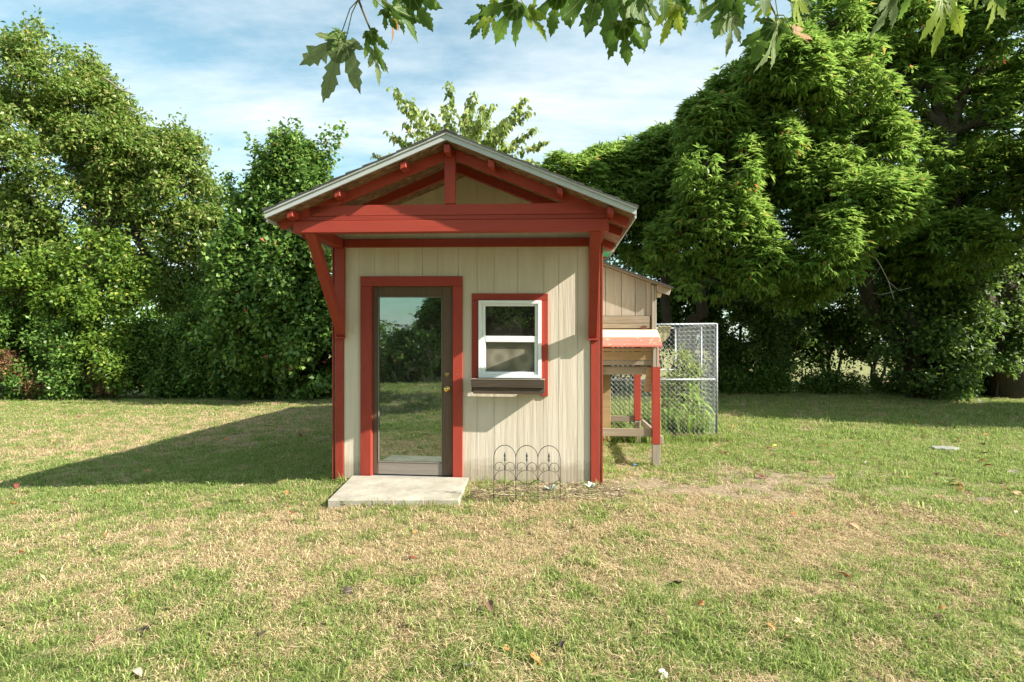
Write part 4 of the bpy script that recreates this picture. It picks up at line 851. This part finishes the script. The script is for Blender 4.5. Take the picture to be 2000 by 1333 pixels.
# ------------------------------------------------------------------ maple: overhanging twigs with big lobed leaves in front of the camera
def maple_mesh(seed, mat, curl=.25, thin=1.0):
    """five lobes, each a toothed strip folded along its vein, joined by a web round the stalk"""
    rs = np.random.RandomState(seed); bm = bmesh.new(); c1, c2, c3 = rs.randn()*.25, .15+rs.rand()*curl*2, rs.randn()*.3
    def zf(x, y): return -c2*y*y*.45+abs(x)*.25-c1*x*.6+.02*math.sin(9*x+c3*9)+.03*math.sin(7*y+c1*20)
    def V(x, y, dz=0): x *= thin; return bm.verts.new((x, y, zf(x, y)+dz))
    PC = [(.18, .10), (.32, .085), (.42, .09), (.52, .155), (.55, .12), (.66, .19), (.69, .125), (.78, .15), (.81, .085), (.90, .075), (.92, .04), (1, .003)]
    PL = [(.16, .10), (.34, .12), (.44, .11), (.54, .165), (.58, .115), (.70, .15), (.73, .09), (.84, .10), (.87, .045), (1, .003)]
    PB = [(.2, .10), (.45, .13), (.52, .09), (.66, .11), (.72, .06), (.85, .06), (1, .003)]
    for i, (ex, ey, prof, wf) in enumerate(((0, 1.1, PC, 1), (.54, .70, PL, .95), (-.54, .70, PL, .95), (.46, .12, PB, .8), (-.46, .12, PB, .8))):
        ex *= 1+rs.randn()*.10; ey *= 1+rs.randn()*.07; ex += (rs.randn()*.05 if i == 0 else 0); n = Vector((-ey, ex, 0)).normalized(); dz = .003*i; prev = None
        for t, w in prof:
            wl, wr = w*wf*(1+rs.randn()*.12), w*wf*(1+rs.randn()*.12); bend = .06*rs.randn()*0
            row = [V(ex*t+n.x*wl, ey*t+n.y*wl, dz), V(ex*t, ey*t, dz-.012), V(ex*t-n.x*wr, ey*t-n.y*wr, dz)]
            if prev:
                for q in (0, 1): bm.faces.new((prev[q], prev[q+1], row[q+1], row[q]))
            prev = row
        prev = None
        for t in np.linspace(.03, .93, 6):       # vein
            w = .009*(1-t)+.002; row = [V(ex*t+n.x*w, ey*t+n.y*w, dz+.004), V(ex*t-n.x*w, ey*t-n.y*w, dz+.004)]
            if prev: bm.faces.new((prev[0], prev[1], row[1], row[0])).material_index = 1
            prev = row
    web = [(0, -.01), (.13, -.05), (.24, .01), (.27, .12), (.25, .22), (.21, .31), (.11, .40), (0, .42), (-.11, .40), (-.21, .31), (-.25, .22), (-.27, .12), (-.24, .01), (-.13, -.05)]
    c = V(0, .17, -.004); w = [V(x, y, -.004) for x, y in web]
    for i in range(len(w)): bm.faces.new((c, w[i], w[(i+1) % len(w)]))
    me = bpy.data.meshes.new('leaf'); bm.to_mesh(me); bm.free(); me.materials.append(mat); me.materials.append(VEIN)
    at = me.attributes.new('rnd', 'FLOAT', 'FACE'); at.data.foreach_set('value', np.full(len(me.polygons), rs.rand(), np.float32))
    for p in me.polygons: p.use_smooth = True
    return me
VEIN = leaf_mat('leaf_vein', [(0, (.22, .27, .11)), (1, (.26, .30, .13))], .2, .6)
MG = leaf_mat('maple_green', [(0, (.075, .15, .025)), (.6, (.11, .20, .035)), (1, (.15, .24, .045))], .55, .5, rib=True)
MY = leaf_mat('maple_yellow_green', [(0, (.19, .29, .03)), (1, (.28, .36, .045))], .6, .5, rib=True)
MGR = leaf_mat('maple_grey_underside', [(0, (.15, .21, .08)), (1, (.19, .25, .11))], .5, .7, rib=True)
MBR = leaf_mat('maple_brown', [(0, (.20, .09, .04)), (1, (.34, .17, .06))], .3, .7)
MESH = {k: [maple_mesh(100+i*7+j, m, thin=th) for j, th in enumerate((1, .9, .75, .62))] for i, (k, m) in enumerate((('g', MG), ('y', MY), ('s', MGR), ('b', MBR)))}
def maple():
    tx, ty = 2.6, -3.4; root = empty('maple_tree', (tx, ty, G(tx, ty)), 'silver maple whose lobed leaves hang down across the top of the picture', 'tree')
    B = Vector(root.location); rs = np.random.RandomState(6)
    limb = [Vector((tx, ty, 0)), Vector((tx, ty, 1.5)), Vector((tx-.1, ty+.1, 2.8)), Vector((1.7, -1.6, 3.6)), Vector((1.0, .2, 3.3)), Vector((.4, 1.2, 2.78))]
    mb = MB(); mb.tube([p-B for p in limb[:3]], [.26, .2, .17], 12); mb.tube([p-B for p in limb[2:]], [.10, .07, .035, .012], 8)
    mb.tube([Vector((tx, ty, 2.6))-B, Vector((tx+.5, ty-.6, 4.2))-B, Vector((tx+.3, ty-.8, 6.5))-B], [.15, .1, .04], 8)
    mb.tube([Vector((tx-.1, ty, 2.7))-B, Vector((tx-1.7, ty-.4, 4.0))-B, Vector((tx-3.4, ty-.2, 5.2))-B], [.11, .07, .03], 8)
    mb.build('trunk', BARK, root, 0, True)
    rsn = np.random.RandomState(17); lb = [(1.6, -3.4, 5.2, 2.6, 1.9, 1.6), (3.6, -4, 6.0, 2.4, 2.0, 2.0), (0, -4.2, 4.6, 1.9, 1.6, 1.2), (2.2, -4.5, 7.2, 2.2, 2, 1.5), (-1.3, -3.6, 5.4, 1.5, 1.3, 1.1)]
    me, C = foliage(lb, 22000, 'rnd', .13, .11, DARKG, rsn, clump=.35, per=14, back=0)
    co = np.empty(len(me.vertices)*3, np.float32); me.vertices.foreach_get('co', co); co = co.reshape(-1, 3)-np.array(B); me.vertices.foreach_set('co', co.astype(np.float32).ravel()); link('crown', me, root)
    # twigs that carry the low leaves
    Y = 1.45
    tw = {'a': [(700, -160), (705, -60), (700, 0), (722, 55), (735, 90)], 'b': [(1010, -160), (1000, -60), (990, -10)], 'c': [(1215, -180), (1225, -80), (1235, -10)],
          'd': [(1470, -180), (1500, -70), (1500, 0), (1515, 30)], 'e': [(1790, -180), (1800, -60), (1820, -10)]}
    br = {}
    for k, pts in tw.items():
        P = [Vector(PX(x, y, Y)) for x, y in pts]; top_ = limb[4].lerp(limb[5], .6); P = [top_+Vector((0, .0, 0)), top_.lerp(P[0], .5)+Vector((0, 0, .12))]+P
        b = MB(); b.tube([p-B for p in P], [.010, .008]+list(np.linspace(.005, .002, len(P)-2)), 6); br[k] = b.build('branch', TWIG, root, 0, True)
    LV = [('a', 675, 80, 630, 190, 's', 0, 0), ('a', 668, 62, 650, 95, 'g', 3, 0), ('a', 722, 62, 745, 128, 'g', 2, 0), ('a', 731, 98, 742, 160, 's', 3, .4), ('a', 752, 18, 775, 62, 'g', 1, 0), ('a', 770, 15, 822, 78, 'g', 0, .5), ('a', 800, -14, 846, 66, 'g', 1, 0), ('a', 768, 20, 775, 88, 'b', 3, 1.2), ('a', 730, -20, 765, 22, 'g', 2, .3), ('a', 790, -30, 800, 40, 'g', 0, -.5), ('a', 845, -30, 850, 12, 'g', 2, 0),
          ('b', 955, 22, 915, 78, 'g', 1, .3), ('b', 958, 24, 945, 76, 'y', 2, .4), ('b', 1012, 4, 958, 84, 'g', 0, 0), ('b', 1030, 18, 1066, 66, 'y', 3, 0), ('b', 1090, -18, 1073, 76, 'g', 1, .3), ('b', 985, -40, 955, 15, 'y', 1, 0), ('b', 1060, -40, 1040, 10, 'g', 2, 0),
          ('c', 1148, -30, 1118, 36, 'g', 2, 0), ('c', 1175, -40, 1140, 76, 'g', 1, .2), ('c', 1200, -20, 1180, 92, 'g', 0, -.2), ('c', 1216, 42, 1225, 133, 'g', 1, 0), ('c', 1250, -12, 1268, 80, 'g', 2, .6), ('c', 1232, -20, 1228, 62, 's', 3, .4), ('c', 1318, 8, 1296, 84, 'y', 1, .2), ('c', 1325, 6, 1338, 62, 'g', 1, -.3), ('c', 1290, -40, 1300, 36, 'g', 0, .1), ('c', 1210, -50, 1205, 30, 'g', 0, .4), ('c', 1265, -50, 1245, 30, 'g', 1, -.4), ('c', 1330, -50, 1345, 10, 'g', 2, 0),
          ('d', 1372, -14, 1368, 48, 's', 3, .3), ('d', 1425, -8, 1392, 78, 'g', 1, .2), ('d', 1430, 32, 1422, 104, 's', 3, 0), ('d', 1440, -30, 1446, 44, 'g', 1, 0), ('d', 1500, -12, 1478, 46, 'y', 2, .5), ('d', 1514, 48, 1462, 128, 'g', 1, .2), ('d', 1518, 60, 1490, 134, 's', 3, .9), ('d', 1520, 38, 1528, 80, 'y', 1, 0), ('d', 1552, -8, 1572, 56, 'y', 1, .2), ('d', 1548, 62, 1590, 74, 'b', 2, .3), ('d', 1480, -50, 1500, 22, 'g', 0, 0), ('d', 1560, -40, 1545, 20, 'g', 1, .6), ('d', 1390, -50, 1410, 15, 'g', 1, 0),
          ('e', 1752, -20, 1706, 72, 's', 3, .2), ('e', 1840, -8, 1838, 104, 'y', 2, .1), ('e', 1790, -40, 1762, 28, 'g', 2, 0), ('e', 1950, -20, 1942, 52, 'y', 1, .3), ('e', 1940, -40, 1960, 20, 'g', 1, 0), ('e', 1905, -40, 1915, 15, 'y', 2, 0)]
    pts_all = {k: [Vector(PX(x, y, Y)) for x, y in v] for k, v in tw.items()}
    for i, (k, bx, by, tx_, ty_, kind, var, yaw) in enumerate(LV):
        yy = Y+rs.uniform(-.10, .12); b = Vector(PX(bx, by, yy)); t = Vector(PX(tx_, ty_, yy+rs.uniform(-.04, .05))); d = t-b; L = d.length/1.06
        ydir = d.normalized(); zdir = Vector((math.sin(yaw), -math.cos(yaw), .25)); zdir = (zdir-ydir*zdir.dot(ydir)).normalized(); xdir = ydir.cross(zdir)
        M = Matrix((( *[xdir.x, ydir.x, zdir.x], b.x-B.x), (xdir.y, ydir.y, zdir.y, b.y-B.y), (xdir.z, ydir.z, zdir.z, b.z-B.z), (0, 0, 0, 1))) @ Matrix.Scale(L, 4)
        o = link('leaf', MESH[kind][var], br[k]); o.matrix_local = M
        if kind == 'b': o['label'] = 'curled brown leaf'
        q = min(pts_all[k], key=lambda p: (p-b).length+(.2 if p.z < b.z else 0)); st = MB(); mid = b.lerp(q, .5)+Vector((0, 0, .02)); st.tube([b-B, mid-B, q-B], [.0014, .0014, .0018], 5); st.build('leaf_stalk', STEM, br[k], 0, True)
maple()

# ------------------------------------------------------------------ fallen leaves and bits on the lawn
def fallen():
    rs = np.random.RandomState(12)
    FM = {}
    for k, c in (('brown', (.20, .12, .07)), ('orange', (.50, .24, .09)), ('red', (.20, .05, .03)), ('pale', (.46, .39, .30)), ('dark', (.07, .05, .045)), ('yellow', (.62, .52, .08)), ('white', (.48, .46, .42)), ('tan', (.56, .36, .20))):
        m = leaf_mat('fallen_'+k, [(0, tuple(q*.8 for q in c)), (1, tuple(min(1, q*1.1) for q in c))], .15, .7); ms = []
        for j in range(2):
            me = maple_mesh(300+len(FM)*3+j, m, curl=.8, thin=.8 if j else 1.0); me.materials[1] = m; ms.append(me)
        # a plain oval leaf too
        n = 9; V = []; F = []
        for i in range(n):
            t = i/(n-1); w = .22*math.sin(math.pi*min(.98, .03+t*.95)); V += [(-w, t, .10*math.sin(3*t)+w*.5), (0, t, .12*math.sin(3*t)), (w, t, .10*math.sin(3*t)+w*.7)]
        for i in range(n-1):
            for q in (0, 1): a = i*3+q; F.append((a, a+1, a+4, a+3))
        ms.append(np_mesh('oval_leaf', np.array(V), np.array(F), m, {'rnd': ('FACE', np.full(len(F), .5))}, True)); FM[k] = ms
    def put(px, py, k, size, lab, var=None, grp=None, tilt=.35):
        Y = CAMZ*1085/(py-666.5); x = (px-1000)/1085*Y
        for _ in range(3): z = G(x, Y); Y = (CAMZ-z)*1085/(py-666.5); x = (px-1000)/1085*Y
        var = rs.randint(0, 3) if var is None else var
        o = link('fallen_leaf', FM[k][var], None, (x, Y, G(x, Y)+.028+.004*rs.rand())); o.scale = (size,)*3; o.rotation_euler = (rs.randn()*tilt, rs.randn()*tilt, rs.rand()*6.28)
        tag(o, lab, 'leaf', grp)
    put(1657, 1027, 'tan', .11, 'largest light tan curled leaf, on the grass midway to the right edge', 2); put(1635, 1128, 'red', .09, 'dark red leaf in the right foreground below the tan one', 2)
    put(922, 1317, 'white', .07, 'crumpled whitish leaf at the bottom edge of the picture', 0); put(960, 1208, 'brown', .10, 'brown curled leaf in the centre of the foreground', 2); put(1036, 1292, 'orange', .075, 'small orange tan leaf near the bottom edge, right of the whitish one', 0)
    put(672, 1163, 'dark', .09, 'dark brown leaf in the grass below the doorstep', 1); put(12, 992, 'orange', .12, 'orange leaf at the extreme left edge of the lawn', 2); put(295, 1232, 'dark', .09, 'very dark crumpled leaf in the lower left foreground', 0)
    put(1106, 1264, 'dark', .07, 'dark grey leaf standing upright in the foreground grass', 2, tilt=.8); put(1280, 1050, 'orange', .05, 'tiny orange leaf in the dry grass beneath the coop', 2); put(806, 1098, 'red', .06, 'reddish leaf in the dry grass below the doorstep corner', 0)
    put(1325, 1146, 'dark', .09, 'dark scrap of leaf in the right-centre foreground', 0); put(1838, 1212, 'brown', .08, 'brown lobed leaf in the lower right grass', 1); put(185, 1082, 'pale', .08, 'pale tan leaf on the left part of the lawn', 2); put(50, 1090, 'orange', .07, 'small orange leaf near the left edge, above the shaded tufts', 2)
    put(505, 1256, 'dark', .06, 'small purplish grey leaf in the lower left-centre grass', 2); put(258, 1320, 'pale', .08, 'straw coloured leaf at the bottom edge, lower left', 2); put(255, 1185, 'yellow', .06, 'small yellow leaf left of the dark brown one', 0); put(1518, 874, 'yellow', .09, 'bright yellow leaf right of the pen', 2)
    put(1690, 912, 'pale', .08, 'white flecked leaf on the green lawn right of the pen', 2); put(237, 930, 'pale', .10, 'pale orange leaf inside the shadow of the shed', 2); put(640, 1228, 'pale', .05, 'pale fleck of a leaf left of the centre foreground', 2); put(1300, 1340-14, 'white', .045, 'white leaf cut by the bottom edge on the right', 0)
    put(1945, 1052, 'tan', .08, 'tan leaf on edge near the right border', 2); put(1885, 907, 'red', .07, 'dark red leaf below the pale round stone', 2); put(1970, 965, 'red', .08, 'deep red leaf at the right border of the lawn', 2)
    kinds = ['orange', 'brown', 'pale', 'red', 'tan', 'orange', 'brown', 'pale']
    def zone(px, py):
        if px > 1380 and py < 830: return 'in the shade %s' % ('at the foot of the thick trunks' if px > 1800 else 'below the bare hanging twigs' if px > 1580 else 'just right of the pen')
        if px > 1380 and py < 900: return 'on sunlit grass %s' % ('near the round stone' if px > 1750 else 'beyond the bright yellow leaf' if px > 1560 else 'beside the pen corner post')
        if px > 1380: return 'on green grass %s' % ('between round stone and large tan leaf' if px > 1700 else 'right of the bare soil by the coop')
        if px < 660 and py < 830: return 'far out left of the shed, before the %s' % ('rusty weeds' if px < 330 else 'sweetgum')
        if px < 660 and py < 945: return 'left of the shed, %s' % ('near the tip of its shadow' if px < 300 else 'by the middle of its shadow')
        return 'in the %s grass, %s foreground' % ('nearest' if py > 1150 else 'dry', 'left' if px < 650 else 'right' if px > 1300 else 'middle')
    for i in range(150):
        if i < 95: px, py = rs.uniform(1390, 1995), 775+rs.rand()**1.6*240
        elif i < 125: px, py = rs.uniform(5, 640), 778+rs.rand()**1.5*230
        else: px, py = rs.uniform(100, 1900), rs.uniform(980, 1320)
        k = kinds[rs.randint(0, 8)]; sz = rs.uniform(.05, .11) if py < 1000 else rs.uniform(.03, .05); var = rs.randint(0, 3)
        lab = '%s %s%s leaf %s' % ('broad' if sz > .08 else 'small', k, ' oval' if var == 2 else ' lobed', zone(px, py)); put(px, py, k, sz, lab, var, 'fallen leaves on the lawn: '+lab)
fallen()
def stone():
    x, y = 5.85, 7.5; rs = np.random.RandomState(1); n = 18
    pr = [(1+.08*rs.randn(), 1) for _ in range(n)]; mb = MB(); P = [(.17*math.cos(2*math.pi*i/n)*pr[i][0], .12*math.sin(2*math.pi*i/n)*pr[i][0]) for i in range(n)]
    mb.prism(P, -.02, .045, 'z'); o = mb.build('flat_stone', plain('grey_stone', (.24, .235, .215), .85, var=.2, scale=12), None, .008); o.location = (x, y, G(x, y)); tag(o, 'flat pale grey stone lying in the grass at the right', 'stone')
    c = MB().box(-.02, .02, -.01, .012, 0, .008).build('plastic_scrap', BLUE, None, .002); c.location = (1.45, 6.55, G(1.45, 6.55)+.02); c.rotation_euler = (.2, .1, .6); tag(c, 'small blue plastic scrap on the soil under the coop', 'litter')
stone()

# ------------------------------------------------------------------ what stands behind the photographer (seen mirrored in the door glass)
hs = empty('house', (-5.4, -14.5, G(-5.4, -14.5)), 'low brick house behind the photographer, mirrored in the glass door', 'house')
BRK = plain('brown_brick', (.16, .10, .075), .9, var=.3, scale=40)
MB().box(-1.5, 9, -5, 0, -.3, 2.6).build('wall', BRK, hs, 0)
MB().prism([(-2.0, 2.6), (9.5, 2.6), (8, 4.2), (-.5, 4.2)], -5.3, .5).build('roof', SHING, hs, 0)
wf = MB().box(-1.0, -.1, .001, .05, 1.0, 2.15).build('window', WHITE, hs, 0); MB().box(-.93, -.17, .051, .06, 1.07, 2.08).build('pane', plain('dark_pane', (.03, .035, .035), .1), wf, 0)
fe = empty('iron_fence', (-12.5, -12, G(-12.5, -12)), 'dark green picket fence behind the photographer, mirrored in the door', 'fence')
fm = plain('dark_green_fence', (.02, .09, .05), .6)
for i in range(70): MB().box(i*.09, i*.09+.05, 0, .02, 0, 1.15).build('picket', fm, fe, 0)
MB().box(0, 6.3, .021, .05, .95, 1.0).build('rail', fm, fe, 0)
for i, (nm, lab, x, y, lb, n) in enumerate((('evergreen_tree', 'dark evergreen behind the photographer, mirrored at right in the door', -6.0, -12.2, [(-6.0, -12.2, 1.2, .9, .9, 1.1), (-5.8, -12.2, 2.4, .7, .7, .9), (-5.8, -12.2, 3.3, .4, .4, .7)], 16000),
        ('round_shrub', 'loose dark shrub behind the photographer, mirrored in the middle of the door', -6.6, -8.8, [(-6.3, -8.8, .7, .8, .8, .7), (-5.8, -8.8, 1.1, .55, .5, .55), (-6.5, -8.7, 1.4, .25, .3, .35)], 12000),
        ('far_tree', 'rounded tree far behind the photographer, mirrored at left in the door', -19, -24, [(-19, -34, 1.8, 4, 3, 1.4), (-13, -35, 1.9, 3, 3, 1.2), (-24, -34, 1.8, 4, 3, 1.4)], 14000),
        ('shade_tree', 'big leafy tree behind the photographer, mirrored in the window', .8, -12.5, [(.8, -12.5, 5, 3, 2.4, 2.6), (-1.6, -12, 3.6, 2, 1.8, 1.5), (3, -12, 3.6, 2.4, 2, 1.8), (1, -12.5, 7.5, 2.2, 2, 1.6)], 30000))):
    tree(nm, lab, 'tree', (x, y), lb, [(x, y, min(l[2] for l in lb), .12)], n, 'rnd', .16, .09, DARKG, 120+i, twigs=20, clump=.3, per=14, back=0)
